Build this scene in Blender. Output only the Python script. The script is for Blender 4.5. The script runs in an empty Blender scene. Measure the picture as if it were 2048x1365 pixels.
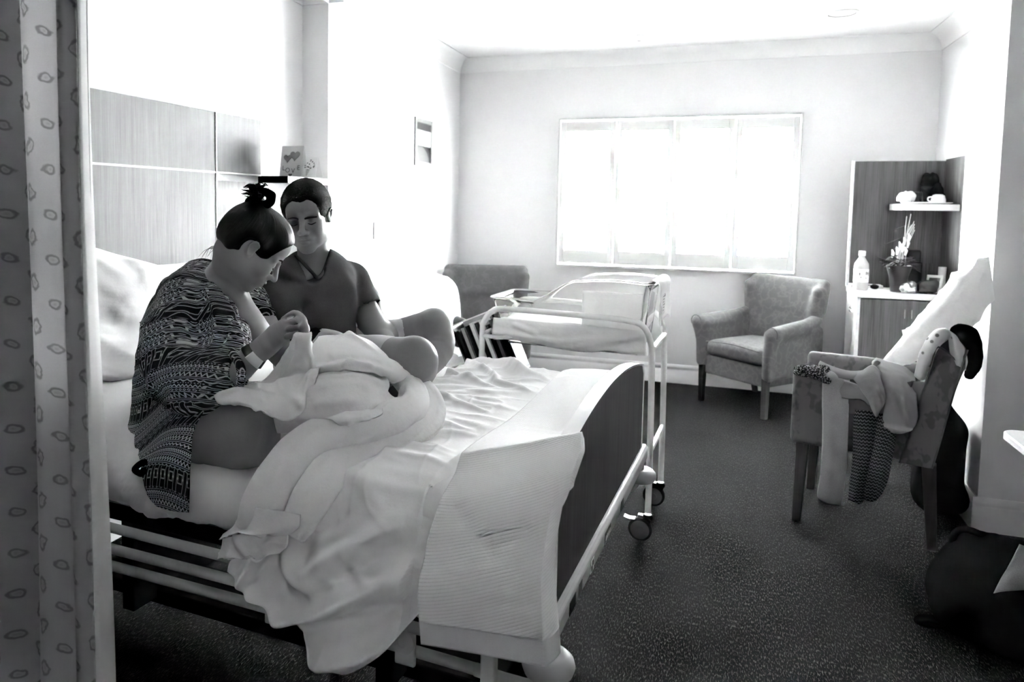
import bpy, math, random
import numpy as np
from mathutils import Vector, Matrix
random.seed(7)
S = bpy.context.scene
COL = S.collection

# ------------------------------------------------------------------ camera
EYE = np.array([0.0, 0.0, 1.45])
YAW, PITCH, ROLL, FPX, PCX, PCY = 0.3423, 0.07343, 0.01458, 1476.565, 898.239, 517.712
cyw, syw, cpt, spt = math.cos(YAW), math.sin(YAW), math.cos(PITCH), math.sin(PITCH)
FW = np.array([-syw*cpt, cyw*cpt, -spt]); _rt = np.array([cyw, syw, 0.0]); _up = np.cross(_rt, FW)
RT = _rt*math.cos(ROLL) + _up*math.sin(ROLL); UP = -_rt*math.sin(ROLL) + _up*math.cos(ROLL)
cam_data = bpy.data.cameras.new('camera'); cam = bpy.data.objects.new('camera', cam_data); COL.objects.link(cam)
cam_data.sensor_width = 36; cam_data.lens = FPX/2048*36
cam_data.shift_x = (1024-PCX)/2048; cam_data.shift_y = (PCY-682.5)/2048
cam_data.clip_start = 0.05
cam_data.dof.use_dof = True; cam_data.dof.focus_distance = 2.1; cam_data.dof.aperture_fstop = 4.5
cam.matrix_world = Matrix(((RT[0], UP[0], -FW[0], EYE[0]), (RT[1], UP[1], -FW[1], EYE[1]), (RT[2], UP[2], -FW[2], EYE[2]), (0, 0, 0, 1)))
S.camera = cam
S.view_settings.view_transform = 'Standard'; S.view_settings.look = 'None'
S.view_settings.gamma = 1.0; S.view_settings.use_curve_mapping = False
S.view_settings.exposure = 3.35

# ------------------------------------------------------------------ daylight
world = bpy.data.worlds.new('daylight'); S.world = world; world.use_nodes = True
bg = world.node_tree.nodes['Background']
bg.inputs['Color'].default_value = (0.97, 0.985, 1.0, 1); bg.inputs['Strength'].default_value = 34.0
ld = bpy.data.lights.new('window_portal', 'AREA'); ld.shape = 'RECTANGLE'; ld.size = 1.9; ld.size_y = 1.26
ld.cycles.is_portal = True
lo = bpy.data.objects.new('window_portal', ld); COL.objects.link(lo)
lo.location = (-0.32, 6.50, 1.563); lo.rotation_euler = (math.radians(-90), 0, 0)
lo['kind'] = 'helper'

# ------------------------------------------------------------------ sight lines of the photograph -> points of the room
def ray(x, y): return FW + RT*((x-PCX)/FPX) - UP*((y-PCY)/FPX)
def on_z(x, y, z): d = ray(x, y); return EYE + d*(z-EYE[2])/d[2]
def on_x(x, y, X): d = ray(x, y); return EYE + d*X/d[0]
def on_y(x, y, Y): d = ray(x, y); return EYE + d*Y/d[1]
def on_plane(x, y, P, n):
    d = ray(x, y); return EYE + d*((np.array(P)-EYE) @ n)/(d @ n)
BED_A = -0.06536; BED_O = np.array([-0.268, 1.354, 0.0])
E1 = np.array([math.cos(BED_A), math.sin(BED_A), 0]); E2 = np.array([-math.sin(BED_A), math.cos(BED_A), 0])
def bw(x, y, w):                      # point seen at (x, y) standing w metres across the bed from its near side, in bed axes
    q = on_plane(x, y, BED_O + E2*w, E2) - BED_O
    return np.array([q @ E1, q @ E2, q[2]])
def bz(x, y, z):
    q = on_z(x, y, z) - BED_O
    return np.array([q @ E1, q @ E2, z])

# ------------------------------------------------------------------ object helpers
def tag(o, label=None, cat=None, group=None, kind=None):
    if label: o['label'] = label
    if cat: o['category'] = cat
    if group: o['group'] = group
    if kind: o['kind'] = kind
    return o
def thing(name, label, cat, loc=(0, 0, 0), rz=0.0, group=None):
    o = bpy.data.objects.new(name, None); COL.objects.link(o); o.empty_display_size = 0.05
    o.location = loc; o.rotation_euler = (0, 0, rz)
    return tag(o, label, cat, group)
class MB:
    def __init__(s): s.v = []; s.f = []; s.uv = {}
    def add(s, vs, fs, uvs=None):
        n = len(s.v); s.v += [tuple(map(float, p)) for p in vs]; s.f += [tuple(i+n for i in f) for f in fs]
        if uvs is not None:
            for i, t in enumerate(uvs): s.uv[n+i] = t
        return s
    def box(s, x0, x1, y0, y1, z0, z1):
        vs = [(x, y, z) for x in (x0, x1) for y in (y0, y1) for z in (z0, z1)]
        return s.add(vs, [(0, 1, 3, 2), (4, 6, 7, 5), (0, 4, 5, 1), (2, 3, 7, 6), (0, 2, 6, 4), (1, 5, 7, 3)])
    def obox(s, c, ax, ay, az):        # box from centre and three half-axis vectors
        c, ax, ay, az = map(np.array, (c, ax, ay, az))
        vs = [c+i*ax+j*ay+k*az for i in (-1, 1) for j in (-1, 1) for k in (-1, 1)]
        return s.add(vs, [(0, 1, 3, 2), (4, 6, 7, 5), (0, 4, 5, 1), (2, 3, 7, 6), (0, 2, 6, 4), (1, 5, 7, 3)])
    def tube(s, pts, r, n=12, sm=0, closed=False):
        P = np.array(pts, float)
        R = np.array(r if hasattr(r, '__len__') else [r]*len(P), float)
        if sm:
            P, R = spline(np.c_[P, R], sm)[:, :3], spline(np.c_[P, R], sm)[:, 3]
        m = len(P); T = np.gradient(P, axis=0); T /= np.linalg.norm(T, axis=1)[:, None]+1e-9
        a = np.cross(T[0], (0, 0, 1)); a = a if np.linalg.norm(a) > .1 else np.cross(T[0], (0, 1, 0)); a /= np.linalg.norm(a)
        vs = []
        for i in range(m):
            a = a - T[i]*(a @ T[i]); a /= np.linalg.norm(a)+1e-9; b = np.cross(T[i], a)
            for k in range(n):
                t = 2*math.pi*k/n; vs.append(P[i]+R[i]*(a*math.cos(t)+b*math.sin(t)))
        fs = [(i*n+k, i*n+(k+1) % n, (i+1)*n+(k+1) % n, (i+1)*n+k) for i in range(m-1) for k in range(n)]
        fs += [tuple(range(n))[::-1], tuple((m-1)*n+k for k in range(n))]
        return s.add(vs, fs)
    def lathe(s, prof, c=(0, 0, 0), n=32, axis=2):
        vs = []
        for r, z in prof:
            for k in range(n):
                t = 2*math.pi*k/n; p = [r*math.cos(t), r*math.sin(t), z]
                if axis == 0: p = [p[2], p[0], p[1]]
                if axis == 1: p = [p[1], p[2], p[0]]
                vs.append([p[i]+c[i] for i in range(3)])
        m = len(prof)
        fs = [(i*n+k, i*n+(k+1) % n, (i+1)*n+(k+1) % n, (i+1)*n+k) for i in range(m-1) for k in range(n)]
        fs += [tuple(range(n))[::-1], tuple((m-1)*n+k for k in range(n))]
        return s.add(vs, fs)
    def prism(s, poly, a, b, f):       # poly of 2-D points, f(u, v, t) -> 3-D, t from a to b
        n = len(poly); vs = [f(u, v, t) for t in (a, b) for u, v in poly]
        return s.add(vs, [tuple(range(n))[::-1], tuple(range(n, 2*n))]+[(i, (i+1) % n, n+(i+1) % n, n+i) for i in range(n)])
    def grid(s, A, wrap=False, uv=None):
        A = np.asarray(A); n, m = A.shape[:2]
        fs = [(i*m+j, i*m+(j+1) % m, (i+1)*m+(j+1) % m, (i+1)*m+j) for i in range(n-1) for j in range(m if wrap else m-1)]
        U = None
        if uv is not None: U = [tuple(uv[i, j]) for i in range(n) for j in range(m)]
        return s.add(A.reshape(-1, 3), fs, U)
def spline(P, k):                      # Catmull-Rom through the rows of P, k steps per span
    P = np.asarray(P, float); n = len(P); Q = np.vstack([2*P[0]-P[1], P, 2*P[-1]-P[-2]]); out = []
    for i in range(n-1):
        p0, p1, p2, p3 = Q[i:i+4]
        for t in np.arange(k)/k:
            out.append(.5*((2*p1)+(-p0+p2)*t+(2*p0-5*p1+4*p2-p3)*t*t+(-p0+3*p1-3*p2+p3)*t**3))
    out.append(P[-1]); return np.array(out)
def surf(rows, ku, kv):                # control net -> dense smooth grid
    A = np.array(rows, float); n, m, c = A.shape
    B = spline(A.reshape(n, m*c), ku).reshape(-1, m, c)
    return spline(B.transpose(1, 0, 2).reshape(m, -1), kv).reshape(-1, B.shape[0], c).transpose(1, 0, 2)
def normals(A):
    du = np.gradient(A, axis=0); dv = np.gradient(A, axis=1); N = np.cross(du, dv)
    return N/(np.linalg.norm(N, axis=2)[..., None]+1e-9)
def vnoise(p, seed=0):                 # smooth value noise, p (...,3)
    p = np.asarray(p, float); i = np.floor(p).astype(int); f = p-i; f = f*f*(3-2*f)
    def h(a):
        n = (a[..., 0]*374761393+a[..., 1]*668265263+a[..., 2]*2147483647//3+seed*1013904223) & 0x7fffffff
        n = ((n ^ (n >> 13))*1274126177) & 0x7fffffff
        return ((n ^ (n >> 16)) & 0xffff)/32768.0-1
    r = 0
    for dx in (0, 1):
        for dy in (0, 1):
            for dz in (0, 1):
                w = (f[..., 0] if dx else 1-f[..., 0])*(f[..., 1] if dy else 1-f[..., 1])*(f[..., 2] if dz else 1-f[..., 2])
                r = r+w*h(i+np.array([dx, dy, dz]))
    return r
def crease(P, seed=0, sharp=3):       # sharp cloth creases: ridges where the noise crosses zero
    w = np.stack([vnoise(P*.6, seed+40), vnoise(P*.6, seed+41), vnoise(P*.6, seed+42)], -1)*.8
    return (1-np.clip(np.abs(vnoise(P+w, seed))*2.2, 0, 1))**sharp+.5*(1-np.clip(np.abs(vnoise(P*2.1+w, seed+7))*2.2, 0, 1))**sharp
def seg_d(X, Y, poly):                 # distance of (X, Y) to a polyline and the position 0..1 along it
    best = np.full(np.shape(X), 1e9); par = np.zeros(np.shape(X)); n = len(poly)-1
    for i in range(n):
        (x0, y0), (x1, y1) = poly[i][:2], poly[i+1][:2]; dx, dy = x1-x0, y1-y0
        t = np.clip(((X-x0)*dx+(Y-y0)*dy)/(dx*dx+dy*dy+1e-12), 0, 1); d = np.hypot(X-x0-t*dx, Y-y0-t*dy)
        m = d < best; best = np.where(m, d, best); par = np.where(m, (i+t)/n, par)
    return best, par
def obj(name, mb, mat, parent=None, bevel=0, sub=0, solid=0, smooth=40, world=False, seg=2, off=-1):
    me = bpy.data.meshes.new(name); me.from_pydata(mb.v, [], mb.f)
    o = bpy.data.objects.new(name, me); COL.objects.link(o)
    if parent is not None:
        o.parent = parent
        if world:
            M = Matrix.Translation(parent.location) @ Matrix.Rotation(parent.rotation_euler[2], 4, 'Z')
            if parent.parent: pass
            me.transform(M.inverted())
    if mb.uv:
        L = me.uv_layers.new(name='UVMap')
        for lp in me.loops:
            if lp.vertex_index in mb.uv: L.data[lp.index].uv = mb.uv[lp.vertex_index]
    import bmesh
    bm = bmesh.new(); bm.from_mesh(me); bmesh.ops.recalc_face_normals(bm, faces=bm.faces); bm.to_mesh(me); bm.free()
    if smooth is not None:
        me.shade_smooth()
        if smooth < 180 and not sub: me.set_sharp_from_angle(angle=math.radians(smooth))
    if mat: me.materials.append(mat)
    if solid:
        md = o.modifiers.new('thick', 'SOLIDIFY'); md.thickness = solid; md.offset = off
    if bevel:
        md = o.modifiers.new('bevel', 'BEVEL'); md.width = bevel; md.segments = seg; md.limit_method = 'ANGLE'; md.angle_limit = math.radians(35)
        md.harden_normals = False
    if sub:
        md = o.modifiers.new('sub', 'SUBSURF'); md.levels = sub; md.render_levels = sub
    return o
def struct(name, mb, mat, **k): return tag(obj(name, mb, mat, **k), kind='structure')

# ------------------------------------------------------------------ solid modelling: smooth unions sampled on a grid, skinned by surface nets
def rotm(rx=0, ry=0, rz=0):
    return np.array(Matrix.Rotation(math.radians(rz), 3, 'Z') @ Matrix.Rotation(math.radians(ry), 3, 'Y') @ Matrix.Rotation(math.radians(rx), 3, 'X'))
class SDF:
    def __init__(s): s.ops = []; s.lo = np.full(3, 1e9); s.hi = np.full(3, -1e9)
    def _b(s, a, b): s.lo = np.minimum(s.lo, a); s.hi = np.maximum(s.hi, b)
    def ell(s, c, r, R=None, k=.02, sub=False):
        c = np.array(c, float); r = np.array(r, float)*np.ones(3); R = np.eye(3) if R is None else R
        if not sub: s._b(c-r.max(), c+r.max())
        def f(P):
            q = (P-c) @ R; k0 = np.linalg.norm(q/r, axis=-1); k1 = np.linalg.norm(q/(r*r), axis=-1)
            return k0*(k0-1)/(k1+1e-9)
        s.ops.append((f, k, sub, c-r.max(), c+r.max())); return s
    def cap(s, a, b, ra, rb=None, k=.02, sub=False, flat=None):
        a = np.array(a, float); b = np.array(b, float); rb = ra if rb is None else rb; m = max(ra, rb)
        if not sub: s._b(np.minimum(a, b)-m, np.maximum(a, b)+m)
        d = b-a; L = d @ d
        def f(P):
            t = np.clip(((P-a) @ d)/(L+1e-12), 0, 1); q = P-a-t[..., None]*d
            if flat is not None:
                n, sc = np.array(flat[0], float), flat[1]; h = q @ n; q = q+(h*(1/sc-1))[..., None]*n
                return (np.linalg.norm(q, axis=-1)-(ra+(rb-ra)*t))*min(1, sc if sc < 1 else 1)
            return np.linalg.norm(q, axis=-1)-(ra+(rb-ra)*t)
        s.ops.append((f, k, sub, np.minimum(a, b)-m, np.maximum(a, b)+m)); return s
    def chain(s, pts, rs, k=.02, flat=None, sm=0):
        pts = np.array(pts, float); rs = np.array(rs, float)
        if sm: Q = spline(np.c_[pts, rs], sm); pts, rs = Q[:, :3], Q[:, 3]
        m = rs.max(); s._b(pts.min(0)-m, pts.max(0)+m)
        def f(P):
            best = None
            for i in range(len(pts)-1):
                a, d = pts[i], pts[i+1]-pts[i]; t = np.clip(((P-a) @ d)/(d @ d+1e-12), 0, 1); q = P-a-t[..., None]*d; sc = 1
                if flat is not None:
                    n, sc = np.array(flat[0], float), flat[1]; h = q @ n; q = q+(h*(1/sc-1))[..., None]*n
                e = (np.linalg.norm(q, axis=-1)-(rs[i]+(rs[i+1]-rs[i])*t))*min(1, sc)
                best = e if best is None else np.minimum(best, e)
            return best
        s.ops.append((f, k, False, pts.min(0)-m, pts.max(0)+m)); return s
    def rbox(s, c, h, r, R=None, k=.01, sub=False):
        c = np.array(c, float); h = np.array(h, float); R = np.eye(3) if R is None else R; m = np.linalg.norm(h)
        if not sub: s._b(c-np.abs(R) @ h, c+np.abs(R) @ h)
        def f(P):
            q = np.abs((P-c) @ R)-(h-r)
            return np.linalg.norm(np.maximum(q, 0), axis=-1)+np.minimum(q.max(-1), 0)-r
        s.ops.append((f, k, sub, c-m, c+m)); return s
    def mesh(s, h, warp=None, pad=.012):
        lo, hi = s.lo-pad, s.hi+pad; n = np.ceil((hi-lo)/h).astype(int)+1
        ax = [lo[i]+h*np.arange(n[i]) for i in range(3)]
        D = np.full(n, 1.0, np.float32)
        for f, k, sub, a, b in s.ops:
            i0 = np.maximum(((a-4*k-3*h-lo)/h).astype(int), 0); i1 = np.minimum(((b+4*k+3*h-lo)/h).astype(int)+2, n)
            if (i1 <= i0).any(): continue
            sl = tuple(slice(i0[j], i1[j]) for j in range(3))
            P = np.stack(np.meshgrid(*[ax[j][sl[j]] for j in range(3)], indexing='ij'), -1)
            if warp: P = warp(P)
            d = f(P); A = D[sl]
            if sub:
                d = -d; t = np.clip(.5-.5*(d-A)/k, 0, 1) if k else 0; D[sl] = A*(t)+d*(1-t)+k*t*(1-t) if k else np.maximum(A, d)
            else:
                t = np.clip(.5+.5*(A-d)/k, 0, 1); D[sl] = A*(1-t)+d*t-k*t*(1-t)
        I = D < 0; V = {}; c = np.zeros(np.array(n)-1, np.uint8)
        corners = [(a, b, e) for a in (0, 1) for b in (0, 1) for e in (0, 1)]
        for a, b, e in corners: c += I[a:n[0]-1+a, b:n[1]-1+b, e:n[2]-1+e]
        cells = np.argwhere((c > 0) & (c < 8)); idx = np.full(c.shape, -1, np.int64); idx[tuple(cells.T)] = np.arange(len(cells))
        acc = np.zeros((len(cells), 3)); cnt = np.zeros(len(cells))
        for i, p in enumerate(corners):
            for d_ in range(3):
                if p[d_]: continue
                q = list(p); q[d_] = 1
                A = D[cells[:, 0]+p[0], cells[:, 1]+p[1], cells[:, 2]+p[2]]; B = D[cells[:, 0]+q[0], cells[:, 1]+q[1], cells[:, 2]+q[2]]
                m = (A < 0) != (B < 0); t = A[m]/(A[m]-B[m]); pt = np.tile(np.array(p, float), (m.sum(), 1)); pt[:, d_] += t
                acc[m] += pt; cnt[m] += 1
        vs = lo+h*(cells+acc/cnt[:, None]); fs = []
        for d_ in range(3):
            a, b = [(1, 2), (2, 0), (0, 1)][d_]
            s0 = [slice(0, n[i]) for i in range(3)]; s1 = list(s0); s0[d_] = slice(0, n[d_]-1); s1[d_] = slice(1, n[d_])
            E = np.argwhere(I[tuple(s0)] != I[tuple(s1)]); E = E[(E[:, a] > 0) & (E[:, b] > 0) & (E[:, a] < n[a]-1) & (E[:, b] < n[b]-1)]
            fl = I[tuple(E.T)]
            def cl(da, db):
                Q = E.copy(); Q[:, a] -= da; Q[:, b] -= db; return idx[tuple(Q.T)]
            q = np.stack([cl(1, 1), cl(0, 1), cl(0, 0), cl(1, 0)], 1); q[~fl] = q[~fl][:, ::-1]; fs.append(q)
        F = np.vstack(fs); mb = MB(); mb.v = [tuple(p) for p in vs]; mb.f = [tuple(int(i) for i in f) for f in F if min(f) >= 0]
        return mb
# ------------------------------------------------------------------ materials (all procedural; the photograph is black and white)
def g(v): return (v*1.0, v*1.0, v*0.995, 1)
class X:                               # arithmetic on shader sockets
    nt = None
    def __init__(s, k): s.k = k
    @staticmethod
    def op(o, *a, clamp=False):
        n = X.nt.nodes.new('ShaderNodeMath'); n.operation = o; n.use_clamp = clamp
        for i, q in enumerate(a):
            if isinstance(q, X): X.nt.links.new(q.k, n.inputs[i])
            else: n.inputs[i].default_value = q
        return X(n.outputs[0])
    def __add__(s, o): return X.op('ADD', s, o)
    def __radd__(s, o): return X.op('ADD', o, s)
    def __sub__(s, o): return X.op('SUBTRACT', s, o)
    def __rsub__(s, o): return X.op('SUBTRACT', o, s)
    def __mul__(s, o): return X.op('MULTIPLY', s, o)
    def __rmul__(s, o): return X.op('MULTIPLY', o, s)
    def __truediv__(s, o): return X.op('DIVIDE', s, o)
    def __lt__(s, o): return X.op('LESS_THAN', s, o)
    def __gt__(s, o): return X.op('GREATER_THAN', s, o)
    def abs(s): return X.op('ABSOLUTE', s)
    def fract(s): return X.op('FRACT', s)
    def floor(s): return X.op('FLOOR', s)
    def mod(s, m): return X.op('FLOORED_MODULO', s, m)
    def max(s, o): return X.op('MAXIMUM', s, o)
    def min(s, o): return X.op('MINIMUM', s, o)
    def step(s, a, b): return X.op('SMOOTHSTEP', s, a, b) if False else X.ramp(s, a, b)
    @staticmethod
    def ramp(s, a, b):
        n = X.nt.nodes.new('ShaderNodeMapRange'); n.clamp = True; X.nt.links.new(s.k, n.inputs[0])
        n.inputs[1].default_value = a; n.inputs[2].default_value = b; return X(n.outputs[0])
    def tri(s): return (s.fract()-.5).abs()*2
def mix(t, a, b): return a+(b-a)*t if isinstance(a, X) or isinstance(b, X) else t*(b-a)+a
class M:                               # one principled material with optional coordinate-driven colour and bump
    def __init__(s, name, col=.5, rough=.6, spec=.5, metal=0, sheen=0, trans=0, ior=1.45, alpha=1):
        s.m = bpy.data.materials.new(name); s.m.use_nodes = True; s.nt = s.m.node_tree; X.nt = s.nt
        s.p = s.nt.nodes['Principled BSDF']; i = s.p.inputs
        i['Base Color'].default_value = g(col); i['Roughness'].default_value = rough; i['Specular IOR Level'].default_value = spec
        i['Metallic'].default_value = metal; i['Sheen Weight'].default_value = sheen; i['Transmission Weight'].default_value = trans
        i['IOR'].default_value = ior; i['Alpha'].default_value = alpha
        s.tc = s.nt.nodes.new('ShaderNodeTexCoord')
    def co(s, kind='Object', scale=(1, 1, 1)):
        n = s.nt.nodes.new('ShaderNodeMapping'); n.inputs['Scale'].default_value = scale; s.nt.links.new(s.tc.outputs[kind], n.inputs[0]); return n.outputs[0]
    def xyz(s, vec):
        n = s.nt.nodes.new('ShaderNodeSeparateXYZ'); s.nt.links.new(vec, n.inputs[0]); return [X(o) for o in n.outputs]
    def noise(s, vec, scale=5, detail=3, rough=.5):
        n = s.nt.nodes.new('ShaderNodeTexNoise'); s.nt.links.new(vec, n.inputs['Vector']); n.inputs['Scale'].default_value = scale
        n.inputs['Detail'].default_value = detail; n.inputs['Roughness'].default_value = rough; return X(n.outputs['Fac'])
    def voro(s, vec, scale=5, feature='F1'):
        n = s.nt.nodes.new('ShaderNodeTexVoronoi'); n.feature = feature; s.nt.links.new(vec, n.inputs['Vector']); n.inputs['Scale'].default_value = scale
        return X(n.outputs['Distance']), n
    def color(s, x):
        n = s.nt.nodes.new('ShaderNodeCombineColor')
        for i in range(3): s.nt.links.new(x.k, n.inputs[i])
        s.nt.links.new(n.outputs[0], s.p.inputs['Base Color']); return s
    def bump(s, x, strength=.3, dist=.01):
        n = s.nt.nodes.new('ShaderNodeBump'); n.inputs['Strength'].default_value = strength; n.inputs['Distance'].default_value = dist
        s.nt.links.new(x.k, n.inputs['Height']); s.nt.links.new(n.outputs[0], s.p.inputs['Normal']); return s
def fabric(name, col, rough=.9, sc=900, amp=.08, bump=.15, wr=0):
    a = M(name, col, rough, .12 if col > .3 else 0, sheen=.1 if col > .3 else 0); v = a.co(); n = a.noise(v, sc, 2); k = a.noise(v, 14, 4)
    a.color((n-.5)*amp*col*2+(k-.5)*amp*col+col)
    h = n*.25
    if wr: h = h+a.noise(v, wr, 4, .6)*3
    a.bump(h, bump, .004); return a.m
def wood(name, c0, c1, axis, rough=.35, sc=1.0, spec=.5):
    s3 = [[130, 130, 3], [3, 130, 130], [130, 3, 130]][{'z': 0, 'x': 1, 'y': 2}[axis]]
    a = M(name, c0, rough, spec); v = a.co('Object', [q*sc for q in s3]); n = a.noise(v, 1, 4, .7); v2 = a.co('Object', [q*sc*.2 for q in s3]); n2 = a.noise(v2, 1, 3)
    t = (n*.65+n2*.35).step(.34, .66); a.color(t*(c1-c0)+c0); a.bump(n, .12, .001); return a.m
MAT = {}
def wallmat(name, col, rough=.75):
    a = M(name, col, rough, .25); v = a.co(); n = a.noise(v, 260, 3); k = a.noise(v, 2.5, 3); a.color((k-.5)*.02+col); a.bump(n, .05, .001); return a.m
MAT['wall'] = wallmat('painted_wall', .77); MAT['ceil'] = wallmat('ceiling_paint', .86)
MAT['trim'] = M('gloss_trim', .80, .35).m
MAT['shutter'] = M('shutter_paint', .62, .5, .2).m
a = M('carpet', .05, 1, 0); v = a.co('Object', (1, 1, 1)); n = a.noise(a.co('Object', (250, 58, 190)), 1, 2, .5); n2 = a.noise(a.co('Object', (560, 240, 300)), 1, 2); n3 = a.noise(v, 1.7, 2)
fl = n.step(.52, .68)*n2.step(.30, .62); a.color(fl*.060+n2*.012+.002+(n3-.5)*.008); a.bump(n*.6+n2*.5, .5, .004); MAT['carpet'] = a.m
MAT['sheet'] = fabric('white_sheet', .86, wr=18, bump=.10); MAT['pillow'] = fabric('pillow_cotton', .84, wr=16, bump=.12)
MAT['muslin'] = fabric('muslin', .90, sc=600, wr=30, bump=.30)
def translucent(m, col, f):
    nt = m.node_tree; tr = nt.nodes.new('ShaderNodeBsdfTranslucent'); tr.inputs[0].default_value = g(col); ms = nt.nodes.new('ShaderNodeMixShader'); ms.inputs[0].default_value = f
    p = nt.nodes['Principled BSDF']; nt.links.new(p.outputs[0], ms.inputs[1]); nt.links.new(tr.outputs[0], ms.inputs[2]); nt.links.new(ms.outputs[0], nt.nodes['Material Output'].inputs[0])
translucent(MAT['muslin'], .9, .22)
a = M('waffle_blanket', .88, .95, .1, sheen=.2); u = a.xyz(a.co('UV')); ww = u[0]*118; vv = u[1]*150
rowi = vv.floor(); cell = ((vv.fract()-.5).abs()*2).step(.55, .98); dash = ((ww+rowi*.37).fract()-.5).abs().step(.36, .46)
h = 1-cell*(1-dash*.75); a.color(h*.10+.78); a.bump(h, .28, .004); MAT['waffle'] = a.m
MAT['hem'] = fabric('blanket_hem', .66, sc=500, bump=.3)
MAT['white_metal'] = M('white_enamel', .90, .3).m
MAT['rail'] = M('rail_enamel', .40, .42, .3).m
MAT['chrome'] = M('chrome', .75, .15, metal=1).m
MAT['dark_metal'] = M('dark_metal', .004, .8, 0).m
MAT['black'] = fabric('black_fabric', .006, bump=.2, wr=20); MAT['black_plastic'] = M('black_plastic', .008, .5, .12).m
MAT['grey_plastic'] = M('grey_plastic', .33, .5).m; MAT['white_plastic'] = M('white_plastic', .80, .4).m
MAT['castor_disc'] = M('castor_disc', .12, .6, .1).m
MAT['foot_wood'] = wood('footboard_laminate', .006, .028, 'z', .6, 1.0, .06)
MAT['panel_wood'] = wood('headboard_laminate', .11, .19, 'z', .55, 1.6, .15)
MAT['cab_wood'] = wood('cabinet_laminate', .022, .12, 'z', .5, 1.0, .1)
MAT['leg_wood'] = wood('chair_leg_wood', .028, .045, 'z', .5, 1.0, .08)
MAT['clear'] = M('clear_acrylic', 1, .03, trans=1, ior=1.12).m
MAT['rim'] = M('acrylic_rim', .96, .12, trans=.45, ior=1.2).m
MAT['glass'] = M('window_glass', 1, 0, trans=1, ior=1.02).m
def upholstery(name, c0, c1, sc=24):
    a = M(name, c0, .85, .12, sheen=.06); v = a.co(); n = a.noise(v, sc, 2.5, .55); f = a.noise(v, 900, 2)
    t = ((n-.5).abs()*14).step(0, 1); a.color(mix(t, c1, c0)*(f*.3+.85)); a.bump(f, .15, .002); return a.m
MAT['uph'] = upholstery('patterned_upholstery', .095, .120, 15); MAT['uph_dark'] = upholstery('patterned_upholstery_back', .075, .090, 15)
def leafy(name, c0, c1):
    a = M(name, c0, .85, .12, sheen=.06); v = a.co('Object', (9, 9, 6)); f = a.noise(a.co(), 900, 2); w = a.noise(v, 1.5, 2.5, .6); d = a.noise(v, 3.2, 1)
    t = 1-(w.step(.50, .54)*d.step(.42, .50)); a.color(mix(t, c1, c0)*(f*.3+.85)); a.bump(f, .15, .002); return a.m
MAT['uph_leaf'] = leafy('leaf_upholstery', .115, .075)
# curtain cloth: scattered ring-shaped leaves on a plain weave
a = M('curtain_cloth', .55, .85, .2); uv = a.xyz(a.co('UV'))
wn = a.noise(a.co('UV', (1, 1, 1)), 42, 2)
def rings(du, dv, ang):
    U = uv[0]*1.0/.080+du; V = uv[1]/.086+dv; U = U+V.floor()*.0
    fu = (U.mod(1.0)-.5)*1; fv = (V.mod(1.0)-.5)*1; fu = fu+(wn-.5)*.35; c, s_ = math.cos(ang), math.sin(ang)
    p = (fu*c+fv*s_)*1.05; q = (fv*c-fu*s_)*1.9; r = X.op('SQRT', p*p+q*q)
    return (1-((r-.17).abs()).step(.02, .07)).max((1-r.step(.0, .12))*.5)
lf = rings(0, 0, .3).max(rings(.5, .5, 1.5)); fn = a.noise(a.co(), 700, 2); k = a.noise(a.co('UV', (1, 1, 1)), 16, 2)
a.color((1-lf*.5*(k*.8+.6))*(fn*.1+.52)); a.p.inputs['Transmission Weight'].default_value = 0
tr = a.nt.nodes.new('ShaderNodeBsdfTranslucent'); a.nt.links.new(a.p.inputs['Base Color'].links[0].from_socket, tr.inputs[0]); ms = a.nt.nodes.new('ShaderNodeMixShader'); ms.inputs[0].default_value = .62
out = a.nt.nodes['Material Output']; a.nt.links.new(a.p.outputs[0], ms.inputs[1]); a.nt.links.new(tr.outputs[0], ms.inputs[2]); a.nt.links.new(ms.outputs[0], out.inputs[0]); MAT['curtain'] = a.m
MAT['lit_hem'] = fabric('lit_curtain_edge', .9, bump=.1)  # hem whiter than the curtain: window light on it put into the colour
translucent(MAT['lit_hem'], .9, .45)
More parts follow.
